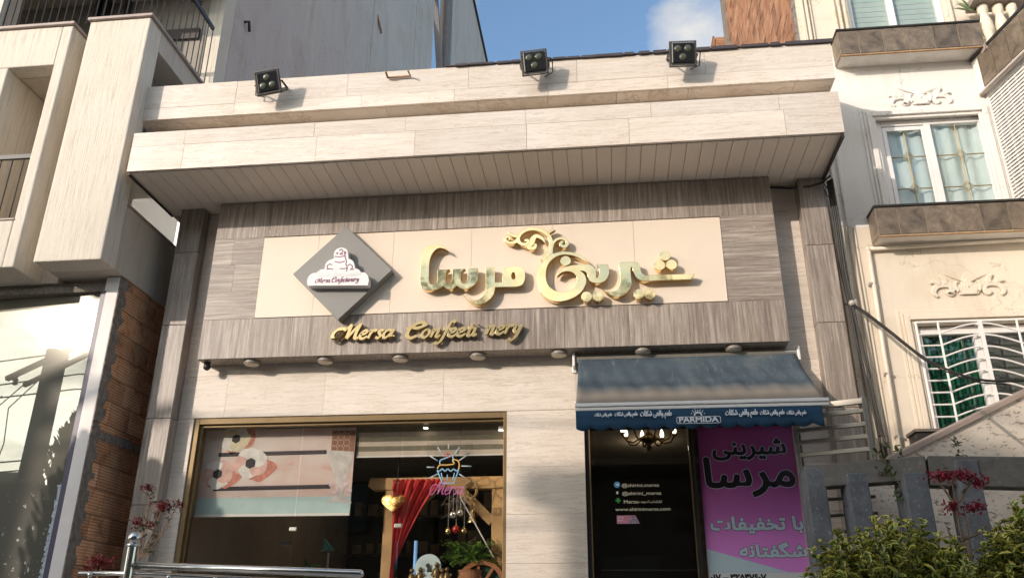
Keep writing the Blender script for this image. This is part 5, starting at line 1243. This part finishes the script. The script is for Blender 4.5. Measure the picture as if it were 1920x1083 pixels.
b.build('dark_blind', plain('olive_dark_slat', (.055, .055, .042), .6), W2)
for a in ((3.15, 5.3, 6.5, 'w'),): MB().box(3.0, 7.3, .8, .82, 2.7, 9.5).build('dark_backing', DARK, rbld)
# steel grille
gr = thing('window_grille', 'white steel security grille of wavy bars over the green curtained window', 'grille', (4.0, .22, 3.6)); g = MB(); gy = .20
for x in (3.155, 3.34, 3.995, 4.35): g.tube([(x, gy, 3.0), (x, gy, 4.20)], .010 if x > 3.2 else .012, 8)
g.box(3.672, 3.705, gy-.012, gy+.012, 3.0, 4.2)
g.tube([(3.155, gy, 4.20), (4.6, gy, 4.20)], .012, 8); g.build('uprights', STEELW, gr, bevel=0)
g = MB()
for i in range(11):
    z = 4.09-.105*i; g.tube([(3.15, gy, z), (3.34, gy, z)], .008, 6)
    g.tube([(3.34+.35*t/8, gy-.004, z+.085*math.sin(t/8*1.5708)) for t in range(9)], .008, 6); g.tube([(3.69+.305*t/8, gy-.004, z+.085*math.cos(t/8*1.5708)) for t in range(9)], .008, 6)
    g.tube([(3.995, gy, z), (4.35, gy, z)], .008, 6); g.box(3.65, 3.672, gy-.01, gy+.02, z+.07, z+.09)
g.build('wavy_bars', STEELW, gr)
# stone planters under the windows
def planter(x0, x1, z0, z1, label, dx=.24):
    t = thing('window_planter', label, 'planter', (x0, .3, z0), 'stone planters under the windows'); yF = .08
    b = MB(); b.box(x0+.012, x1, yF+.012, YR-.002, z0+.004, z1-.002); b.build('body', plain('white_slab_paint', (.72, .68, .63), .7), t)
    g = MB(); g.box(x0+.002, x1, yF+.004, yF+.011, z0+.002, z1-.012); g.box(x0+.004, x0+.011, yF+.012, YR-.003, z0+.002, z1-.012); g.build('grout', GROUT, t)
    s = MB(); x = x0+.004; first = True
    while x < x1-.02:
        e = min(x+(.19 if first else dx), x1); first = False; s.box(x, e-.010, yF-.004, yF+.003, z0+.012, z1-.016); x = e
    s.box(x0-.003, x0+.003, yF+.006, YR-.01, z0+.012, z1-.016); s.build('facing_tiles', GRAN, t)
    c = MB(); c.box(x0-.012, x1, yF-.016, YR-.003, z1-.0105, z1+.012); c.build('rim', BLACK, t, bevel=.004)
    MB().box(x0+.0, x1, yF-.002, yF+.02, z0-.008, z0+.001).build('bottom_edge', plain('rust_stained_edge', (.40, .24, .12), .8, var=.3, scale=20), t)
planter(2.94, 4.27, 5.0, 5.298, 'brown granite tiled planter under the brass leaded window'); planter(2.885, 4.26, 7.006, 7.306, 'brown granite tiled planter under the top window with pale blinds')
# wing wall with lattice and its planter
D = Vector((.21, -.9777, 0)); Nn = Vector((-.9777, -.21, 0)); O = Vector((4.262, .298, 0))
def wing(mb, t0, t1, n0, n1, z0, z1):
    v = [O+D*t+Nn*n+Vector((0, 0, z)) for t in (t0, t1) for n in (n0, n1) for z in (z0, z1)]
    return mb.add(v, [(0, 1, 3, 2), (4, 6, 7, 5), (0, 4, 5, 1), (2, 3, 7, 6), (0, 2, 6, 4), (1, 5, 7, 3)])
w = MB(); wing(w, .02, 2.6, -.3, -.10, 0, 5.4); wing(w, .02, 2.6, -.3, -.10, 6.57, 6.99); w.build('wing_wall', RBW, rbld)
la = thing('lattice_screen', 'white slatted lattice screen on the wing of the house at the right edge', 'lattice', O+Vector((0, 0, 5.3))); l = MB()
for k in range(34): z = 5.32+k*.037; wing(l, .03, 2.5, -.012, .0, z, z+.019)
for k in range(22): t = .06+k*.11; wing(l, t, t+.02, -.026, -.0125, 5.31, 6.56)
l.build('slats', STEELW, la); l = MB(); wing(l, .0, .03, -.03, .006, 5.3, 6.57); wing(l, .031, 2.55, -.03, .006, 6.5625, 6.585); l.build('edging', STEELW, la)
MBK = MB(); wing(MBK, .03, 2.5, -.09, -.085, 5.3, 6.56); MBK.build('backing', plain('dull_board', (.42, .38, .33), .8), la)  # plain mid-tone board behind the slats
wp = thing('wing_planter', 'brown granite tiled planter on the wing wall at the right edge of the house', 'planter', O+Vector((0, 0, 6.6))); s = MB(); wing(s, .10, 2.5, .075, .085, 6.60, 6.965); 
b = MB(); wing(b, .0, 2.5, -.1, .07, 6.59, 6.97); b.build('body', RBW, wp)
s = MB(); t = .10
while t < 2.4: wing(s, t, t+.20, .071, .08, 6.605, 6.955); t += .21
s.build('facing_tiles', GRAN, wp); s = MB(); wing(s, 0, 2.5, -.1, .09, 6.971, 6.995); s.build('rim', BLACK, wp); s = MB(); wing(s, 0, 2.5, .06, .075, 6.57, 6.589); s.build('bottom_edge', COPING, wp)
for k, lb_ in enumerate(('cream turned baluster at the top right corner, nearest the top window', 'cream turned baluster at the top right corner, middle one', 'cream turned baluster at the top right corner, at the frame edge')):
    px = (1853, 1882, 1908)[k]; c0 = A(px, 60, .12)
    t = thing('baluster', lb_, 'baluster', c0, 'balusters at the top right'); MB().lathe([(.05, -.16), (.05, -.12), (.035, -.10), (.045, -.05), (.062, .02), (.058, .10), (.04, .17), (.034, .22), (.05, .25), (.05, .32)], c0, 18).build('shaft', plain('cream_cast_stone', (.74, .66, .50), .7, var=.2, scale=25), t, smooth=True)
    MB().lathe([(.055, -.19), (.055, -.161)], c0, 18).build('foot', RBY, t)
b = MB(); c0 = A(1880, 60, .12); b.box(c0.x-.25, c0.x+.5, .02, .22, c0.z+.33, c0.z+.40); b.box(c0.x-.25, c0.x+.5, .02, .22, c0.z-.26, c0.z-.191)
tag(b.build('balustrade_rail', COPING), 'pink stone rails holding the cream balusters at the top right corner', 'rail')
agl = MB(); rn = random.Random(3); p0 = A(1826, 22, .15)
for i in range(9): one_leaf(agl, p0, Vector((rn.uniform(-1, .4), rn.uniform(-.5, .2), rn.uniform(.2, 1))).normalized(), .2, .025, rn)
tag(agl.build('spiky_plant', leaf_mat('agave_leaf', (.10, .17, .08), (.16, .24, .12), (.3, .32, .18))), 'spiky green plant on the top ledge beside the balusters', 'plant')
# plaster ornaments
def ornament(cx_, cz_, wd_, mat, label):
    t = thing('plaster_ornament', label, 'ornament', (cx_, .3, cz_), 'plaster ornaments over the windows'); s = wd_/2.0; j = 0
    def add(nm, pts, ws):
        nonlocal j
        MB().curve([stroke([(cx_+p[0]*s, cz_+p[1]*s) for p in pts], [w_*s for w_ in ws])], .2995, .022+.002*(j % 5), .009).build(nm, mat, t); j += 1
    for q, dp in ((1., .016), (.72, .026)):
        MB().curve([catmull([(cx_+p[0]*s*q, cz_+(.02+p[1]*q)*s)+tuple(p[2:]) for p in ((-.26, 0, 1), (-.34, .20), (-.30, .30), (-.17, .33), (-.13, .46), (0, .66), (.13, .46), (.17, .33), (.30, .30), (.34, .20), (.26, 0, 1))], True, 5)], .2995, dp, .006).build('shield', mat, t)
    MB().ball((cx_, .276, cz_+.26*s), .05*s, 12, (1, .7, 1.4)).build('bead', mat, t, smooth=True)
    for g in (-1, 1):
        add('scroll', [(.48*g, .12), (.42*g, .22), (.52*g, .32), (.7*g, .34), (.9*g, .28), (1.0*g, .1), (.92*g, -.02)], (.05, .10, .14, .13, .11, .08, .03)); add('scroll', [(.60*g, .10), (.52*g, .04), (.46*g, .12), (.50*g, .22)], (.10, .11, .08, .03)); add('leaf', [(.62*g, .36), (.64*g, .50), (.74*g, .62)], (.10, .09, .02)); add('leaf', [(.80*g, .36), (.92*g, .42), (1.02*g, .42)], (.06, .07, .02)); add('leaf', [(.30*g, .12), (.36*g, .30), (.30*g, .42)], (.03, .05, .02))
ornament(3.635, 6.515, .56, RBW, 'white plaster scroll and shield ornament over the leaded window'); ornament(3.695, 4.482, .60, RBY, 'cream plaster scroll and shield ornament over the grilled window')
# pipe and cables
pp = thing('drainpipe', 'thin cream pipe running under the planter and down the house wall', 'pipe', (2.86, .24, 3)); b = MB(); b.tube([(4.3, .262, 4.985), (2.90, .262, 4.957)], .017, 10).ball((2.885, .262, 4.956), .024, 12).tube([(2.885, .262, 4.956), (2.868, .262, 4.0), (2.862, .262, 2.9)], .019, 10); b.build('tube', plain('cream_pvc', (.80, .72, .60), .45), pp, smooth=True)
for z in (3.75, 4.6, 3.2): MB().box(2.84, 2.895, .245, .2995, z, z+.02).build('clip', ALU, pp)
cb = MB(); rn = random.Random(12)
for k in range(4):
    o = .012*k; cb.tube([(2.555+o, .06-o, 5.58), (2.565+o*1.4, .1, 5.2), (2.575+o+rn.uniform(-.01, .01), .14, 4.7), (2.60+o, .16, 4.38), (2.63+o+rn.uniform(-.015, .015), .18, 4.0), (2.66+o, .2, 3.6), (2.69+o+rn.uniform(-.02, .02), .22, 3.2), (2.70+o, .22, 2.8)], .008+.002*(k % 2), 6)
tag(cb.build('cable_bundle', CABLE), 'bundle of black cables running down the corner between shop and house', 'cable')
cb = MB(); cb.tube([A(1441, 351, .19), A(1480, 353, .15), A(1520, 349, .05), A(1543, 342, .02), A(1556, 330, -.1)], .010, 8); cb.tube([A(1545, 345, .05), A(1553, 355, .05), A(1556, 370, .05), A(1550, 366, .05), A(1546, 355, .05)], .006, 6)
tag(cb.build('loose_cable', CABLE), 'loose dark cable drooping under the canopy at its right end', 'cable')
cb = MB(); kp = [A(1597, 569, .18), A(1620, 583, .06), A(1665, 617, -.15), A(1730, 668, -.45), A(1790, 698, -.75), A(1850, 713, -1.05), A(1935, 713, -1.45)]
P3 = []
for i in range(len(kp)-1):
    p0, p1, p2, p3 = kp[max(i-1, 0)], kp[i], kp[i+1], kp[min(i+2, len(kp)-1)]
    for q in range(5): t = q/5; P3.append(.5*((2*p1)+(p2-p0)*t+(2*p0-5*p1+4*p2-p3)*t*t+(3*p1-p0-3*p2+p3)*t**3))
cb.tube(P3+[kp[-1]], .009, 8); cb.tube([q+Vector((.0, .0, -.022)) for q in P3[::3]], .006, 6)
tag(cb.build('service_cable', CABLE), 'thick black service cable sagging across the grilled window to the right', 'cable')
b = MB(); q = A(1597, 568, .15); b.tube([q+Vector((-.03, .1, .03)), q, q+Vector((.03, -.02, .02)), q+Vector((.05, .02, -.03)), q+Vector((0, .06, -.05))], .012, 8); b.ball(q, .028, 10)
tag(b.build('cable_anchor', plain('porcelain_white', (.50, .46, .40), .5)), 'pale cable anchor clamped at the corner between shop and house', 'anchor')
lg = thing('window_ledge', 'dark stone ledge under the grilled window behind the stair parapet', 'ledge', (3.0, .1, 3.1)); MB().box(2.96, 3.40, .09, .2985, 2.9, 3.205).build('body', BLACK, lg); MB().box(2.94, 3.42, .07, .2985, 3.207, 3.23).build('cap', plain('ledge_cap', (.16, .13, .11), .5), lg)
# stair parapet
sp = thing('stair_parapet', 'sloping pitted travertine parapet rising to the right in front of the house', 'parapet', (3, 0, 2))
e0 = A(1655, 862, -.32); e1 = A(1920, 730, .16); dv_ = (e1-e0); fl_ = Vector((dv_.x, dv_.y, 0)).normalized(); nn_ = Vector((fl_.y, -fl_.x, 0))
ea = e0-dv_*.12; eb2 = e1+dv_*.10
def pslab(a, b_, n0, n1, z0a, z0b, z1a, z1b):
    v = [Vector((q.x, q.y, 0))+nn_*n+Vector((0, 0, z)) for q, zs in ((a, (z0a, z1a)), (b_, (z0b, z1b))) for n in (n0, n1) for z in zs]
    return MB().add(v, [(0, 1, 3, 2), (4, 6, 7, 5), (0, 4, 5, 1), (2, 3, 7, 6), (0, 2, 6, 4), (1, 5, 7, 3)])
pslab(ea, eb2, -.10, 0, .9, .9, ea.z-.05, eb2.z-.05).build('facing', spotted_travertine(), sp)
pslab(ea, eb2, -.125, .025, ea.z-.047, eb2.z-.047, ea.z, eb2.z).build('coping', COPING, sp, bevel=.004)
# garden wall of stone beams and posts
GW = concrete_grey('mottled_grey_stone', (.085, .077, .068), (.165, .148, .128), (.28, .27, .25)); GW2 = concrete_grey('speckled_grey_stone', (.08, .083, .09), (.175, .18, .19), (.50, .50, .49))
gw = thing('garden_wall', 'grey stone garden wall of beams on posts with open bays, behind the shrubs', 'garden wall', (2.4, -.7, .95))
zA = A(1508.6, 876, -.55).z; p0 = AZ(1508.6, 876, zA); p1 = AZ(1735, 857, zA); zB = A(1736, 870.7, p1.y).z; p2 = AZ(1930, 859.5, zB)
def beam(a, b_, h, th, name, mat): 
    m = MB(); m.bar(a-Vector((0, 0, h/2)), b_-Vector((0, 0, h/2)), th, h); m.build(name, mat, gw, bevel=.008)
dirw = (p1-p0).normalized(); dirb = (p2-p1).normalized(); nb = Vector((-dirw.y, dirw.x, 0))
beam(p0, p1, zA-A(1545, 911.6, p0.y).z+.02, .16, 'beam', GW)
beam(p1+dirb*.001, p2+dirb*2.5, zB-A(1746, 926.5, p1.y).z, .15, 'beam', GW)
fr = -nb*.11
for (xa, xb, yt) in ((1509, 1545, 876), (1588, 1626, 886), (1693, 1738, 885), (1792, 1833, 861)):
    # place each post just in front of the beam
    t = (xa+xb)/2; yy = p0.y+(p1.y-p0.y)*(t-1508)/(1735-1508) if t < 1735 else p1.y+(p2.y-p1.y)*(t-1735)/195
    a = A(xa, yt, yy-.10); c = A(xb, yt, yy-.10); m = MB(); m.box(a.x, c.x, yy-.10, yy+.14 if xa < 1700 else yy+.14, .95, a.z); m.build('post', GW2, gw, bevel=.008)
MB().box(1.82, 5, p0.y+.16, p0.y+.2, .95, 1.6).build('low_wall', GW, gw)
# side railing of square steel tubes
sr = thing('side_railing', 'flat steel tube railing on the garden wall beside the awning', 'railing', (2.1, -.4, 2.8)); RT = plain('brushed_steel_tube', (.42, .38, .32), .35, .8)
r1 = AZ(1614, 745, A(1614, 745, -.62).z); zr = [A(1614+i*4.6, py, -.62).z for i, py in enumerate((751, 769, 794, 817, 841))]
dl = dirw*-.52; base = Vector((A(1618, 750, -.62).x, -.62, 0))
m = MB()
for i, z in enumerate(zr): m.bar(base+Vector((0, 0, z)), base+dl+Vector((0, 0, z)), .03, .032 if i else .045)
for z in (2.72, 2.60, 2.48, 2.36, 2.24): m.bar(base+Vector((.02, .12, z)), base+dl+Vector((0, .12, z)), .024, .024)
m.build('rail', RT, sr, bevel=.003); m = MB(); m.box(base.x-.016, base.x+.02, base.y-.018, base.y+.018, zA-.06, zr[0]+.03); m.build('post', RT, sr, bevel=.003); q = base+dl; m = MB(); m.box(q.x-.02, q.x+.015, q.y-.018, q.y+.018, 1.0, zr[2]+.04); m.build('post', RT, sr, bevel=.003)

# ================================================================== HANDRAIL IN FRONT
hr = thing('handrail', 'polished steel handrail with a ball topped post in front of the shop window', 'handrail', (-2.3, -2.4, 1.0)); m = MB()
m.tube([(-2.293, -2.4, 1.0), (-2.293, -2.4, 2.098)], .027, 16).lathe([(.034, 2.085), (.036, 2.092), (.034, 2.10)], (-2.293, -2.4, 0), 16); m.build('post', STEEL, hr, smooth=False)
MB().ball((-2.29, -2.4, 2.133), .038, 22).build('ball', STEEL, hr, smooth=True)
m = MB(); m.tube([(-2.255, -2.4, 1.985), (-.955, -2.4, 1.936), (-.94, -2.4, 1.9355)], [.022, .022, .014], 16); m.build('rail', STEEL, hr, smooth=True)
m = MB(); m.tube([(-2.60, -2.38, 1.945), (-2.30, -2.38, 1.944), (-1.0, -2.38, 1.885)], .013, 10); m.build('lower_rail', STEEL, hr, smooth=True)
m = MB()
for x in (-2.52, -2.05, -1.78, -1.52, -1.25, -1.08): m.tube([(x, -2.4, 1.0), (x, -2.4, 1.915-.037*(x+2.2))], .010, 8).ball((x, -2.4, 1.925-.037*(x+2.2)), .016, 10)
m.build('baluster', STEEL, hr, smooth=True)

# ================================================================== SHRUBS AND FLOWERS
LEAFB = leaf_mat('variegated_leaf', (.045, .12, .02), (.13, .21, .03), (.62, .54, .12), .48, .74)
def shrub(label, blobs, shoots, seed, base):
    t = thing('shrub', label, 'shrub', base, 'variegated shrubs before the garden wall'); rn = random.Random(seed); lv = MB(); stm = MB()
    for _ in range(shoots):
        c, r = rn.choice(blobs); a = rn.uniform(0, 6.28); el_ = rn.uniform(-.5, 1.4)
        d = Vector((math.cos(a)*math.cos(el_), math.sin(a)*math.cos(el_), math.sin(el_))); tip = Vector(c)+Vector((d.x*r[0], d.y*r[1], d.z*r[2]))*rn.uniform(.75, 1.08); dd = (d*.6+Vector((rn.gauss(0, .25), rn.gauss(0, .25), .9))).normalized(); root = tip-dd*.26
        stm.tube([root, (root+tip)/2+Vector((rn.uniform(-.01, .01), 0, 0)), tip], [.005, .004, .002], 5)
        n = 6
        for k in range(n):
            p = root+(tip-root)*((k+.6)/n); ph = k*1.57+rn.random()*.6
            for sg in (0, math.pi):
                s_ = dd.orthogonal().normalized(); s2 = dd.cross(s_); out = s_*math.cos(ph+sg)+s2*math.sin(ph+sg); one_leaf(lv, p, (out+dd*rn.uniform(.35, .9)).normalized(), .066*rn.uniform(.5, 1.25)*(1.0 if k < n-1 else .6), .034*rn.uniform(.7, 1.2), rn, .35)
    lv.build('foliage', LEAFB, t)
    for c, r in blobs[:3]: stm.tube([(c[0], c[1], .95), (c[0]+.05, c[1], (c[2]+.95)/2), c], [.02, .016, .008], 6)
    stm.build('stems', plain('green_twig', (.12, .13, .05), .8), t)
def P_(px, py, y): p = A(px, py, y); return (p.x, p.y, p.z)
shrub('rounded yellow edged shrub in front of the magenta banner and grey posts', [(P_(1622, 1090, -1.75), (.36, .30, .30)), (P_(1690, 1050, -1.70), (.36, .28, .27)), (P_(1585, 1130, -1.8), (.24, .24, .19)), (P_(1765, 1090, -1.7), (.30, .28, .24))], 330, 3, (2.0, -1.75, .95))
shrub('tall yellow edged shrub cut by the right edge of the picture', [(P_(1915, 1050, -1.75), (.24, .24, .26)), (P_(1965, 1020, -1.75), (.28, .26, .28)), (P_(1890, 1110, -1.75), (.26, .25, .20))], 230, 9, (2.9, -1.75, .95))
REDF = leaf_mat('crimson_petal', (.24, .012, .030), (.38, .03, .06), (.30, .02, .045)); DRED = leaf_mat('dark_red_petal', (.12, .012, .014), (.20, .02, .02), (.16, .015, .018)); STM = plain('brown_stem', (.20, .13, .08), .85, var=.3, scale=30)
GRL = leaf_mat('dusky_leaf', (.05, .075, .03), (.09, .11, .045), (.10, .09, .05))
def flower_plant(label, stems, clusters, petal, y, base, seed, r=.008, leaves=0, cat='flowering plant'):
    t = thing('flowering_plant', label, cat, base); rn = random.Random(seed); s = MB()
    for st_ in stems: s.tube([A(a, b, y) for a, b in st_], [r*(1-.6*i/(len(st_)-1)) for i in range(len(st_))], 6)
    s.build('stems', STM, t)
    for px, py, rx, rz, n in clusters:
        f = MB(); c = A(px, py, y)
        for _ in range(n):
            p = c+Vector((rn.gauss(0, rx*.45), rn.gauss(0, rx*.4), rn.gauss(0, rz*.45))); one_leaf(f, p, Vector((rn.gauss(0, 1), rn.gauss(0, 1), rn.gauss(.3, .7))).normalized(), .034*rn.uniform(.6, 1.2), .013, rn)
        f.build('flower_head', petal, t)
    if leaves:
        f = MB()
        for _ in range(leaves):
            st_ = rn.choice(stems); i = rn.randrange(len(st_)-1); u = rn.random(); p = A(st_[i][0]+(st_[i+1][0]-st_[i][0])*u, st_[i][1]+(st_[i+1][1]-st_[i][1])*u, y); one_leaf(f, p, Vector((rn.gauss(0, 1), rn.gauss(0, .6), rn.gauss(.5, .6))).normalized(), .06*rn.uniform(.6, 1.2), .018, rn)
        f.build('leaves', GRL, t)
flower_plant('tall bare stemmed plant with crimson flower heads before the grey garden wall', [[(1822, 1083), (1815, 1050), (1800, 990), (1793, 950), (1786, 905), (1790, 880)], [(1795, 955), (1770, 915), (1755, 895)], [(1798, 940), (1815, 910), (1822, 890)], [(1812, 1030), (1780, 1000), (1775, 985)], [(1808, 1010), (1835, 1000), (1838, 985)], [(1826, 1083), (1820, 1030), (1812, 970), (1806, 955)]], [(1765, 893, .085, .04, 150), (1800, 890, .095, .04, 170), (1835, 903, .06, .05, 110), (1785, 950, .05, .03, 90), (1825, 950, .07, .035, 130)], REDF, -1.45, (2.55, -1.45, .95), 4, .010, 14)
flower_plant('dry plant with dark red flower heads in front of the left stone pillar', [[(262, 1045), (285, 1000), (300, 965), (305, 945)], [(265, 1045), (300, 1000), (325, 960), (333, 948)], [(258, 1040), (272, 985), (278, 950), (281, 915)], [(270, 1045), (312, 990), (320, 965)], [(262, 1045), (255, 1000), (258, 985)]], [(277, 915, .05, .025, 60), (306, 950, .07, .045, 140), (337, 945, .04, .02, 45), (258, 979, .05, .03, 55), (283, 985, .035, .02, 35)], DRED, -1.2, (-2.9, -1.2, 1.0), 6, .006, 60)
flower_plant('low dark red plant at the foot of the left stone pillar', [[(170, 1083), (182, 1060), (184, 1045)], [(182, 1083), (195, 1055), (200, 1050)], [(170, 1083), (165, 1065)]], [(183, 1055, .07, .06, 150), (200, 1055, .05, .04, 60), (165, 1068, .04, .04, 50)], DRED, -1.2, (-3.4, -1.2, 1.0), 7, .006, 6)
vn = thing('climbing_vine', 'thin leafy vine climbing over the grey garden wall beside the railing', 'vine', (2.35, -.75, .95)); rn = random.Random(15); s = MB(); f = MB(); LV = leaf_mat('vine_leaf', (.035, .085, .02), (.07, .13, .03), (.07, .11, .03))
for st_ in ([(1712, 975), (1700, 935), (1680, 895), (1665, 870), (1648, 850), (1640, 845)], [(1705, 940), (1704, 905), (1698, 875), (1690, 850), (1680, 835)], [(1683, 897), (1655, 885), (1645, 880)], [(1662, 868), (1655, 838), (1660, 820)], [(1703, 905), (1720, 870), (1735, 862)], [(1690, 940), (1680, 925), (1684, 915)]):
    s.tube([A(a, b, -.85) for a, b in st_], .005, 5)
    for i in range(len(st_)-1):
        for k in range(6):
            u = rn.random(); p = A(st_[i][0]+(st_[i+1][0]-st_[i][0])*u+rn.uniform(-6, 6), st_[i][1]+(st_[i+1][1]-st_[i][1])*u+rn.uniform(-6, 6), -.85); one_leaf(f, p, Vector((rn.gauss(0, 1), rn.gauss(0, .6), rn.gauss(0, .8))).normalized(), .042*rn.uniform(.6, 1.2), .024, rn)
s.build('stems', STM, vn); f.build('leaves', LV, vn)
sp2 = MB(); rn = random.Random(18); c = A(1800, 848, -.7)
for i in range(26): one_leaf(sp2, c+Vector((rn.uniform(-.03, .03), rn.uniform(-.02, .02), rn.uniform(-.05, .09))), Vector((rn.gauss(0, 1), rn.gauss(0, .6), rn.gauss(.4, .6))).normalized(), .04, .018, rn)
tag(sp2.build('rosette_plant', GRL), 'small dusky rosette plant standing on the fourth grey post', 'plant')
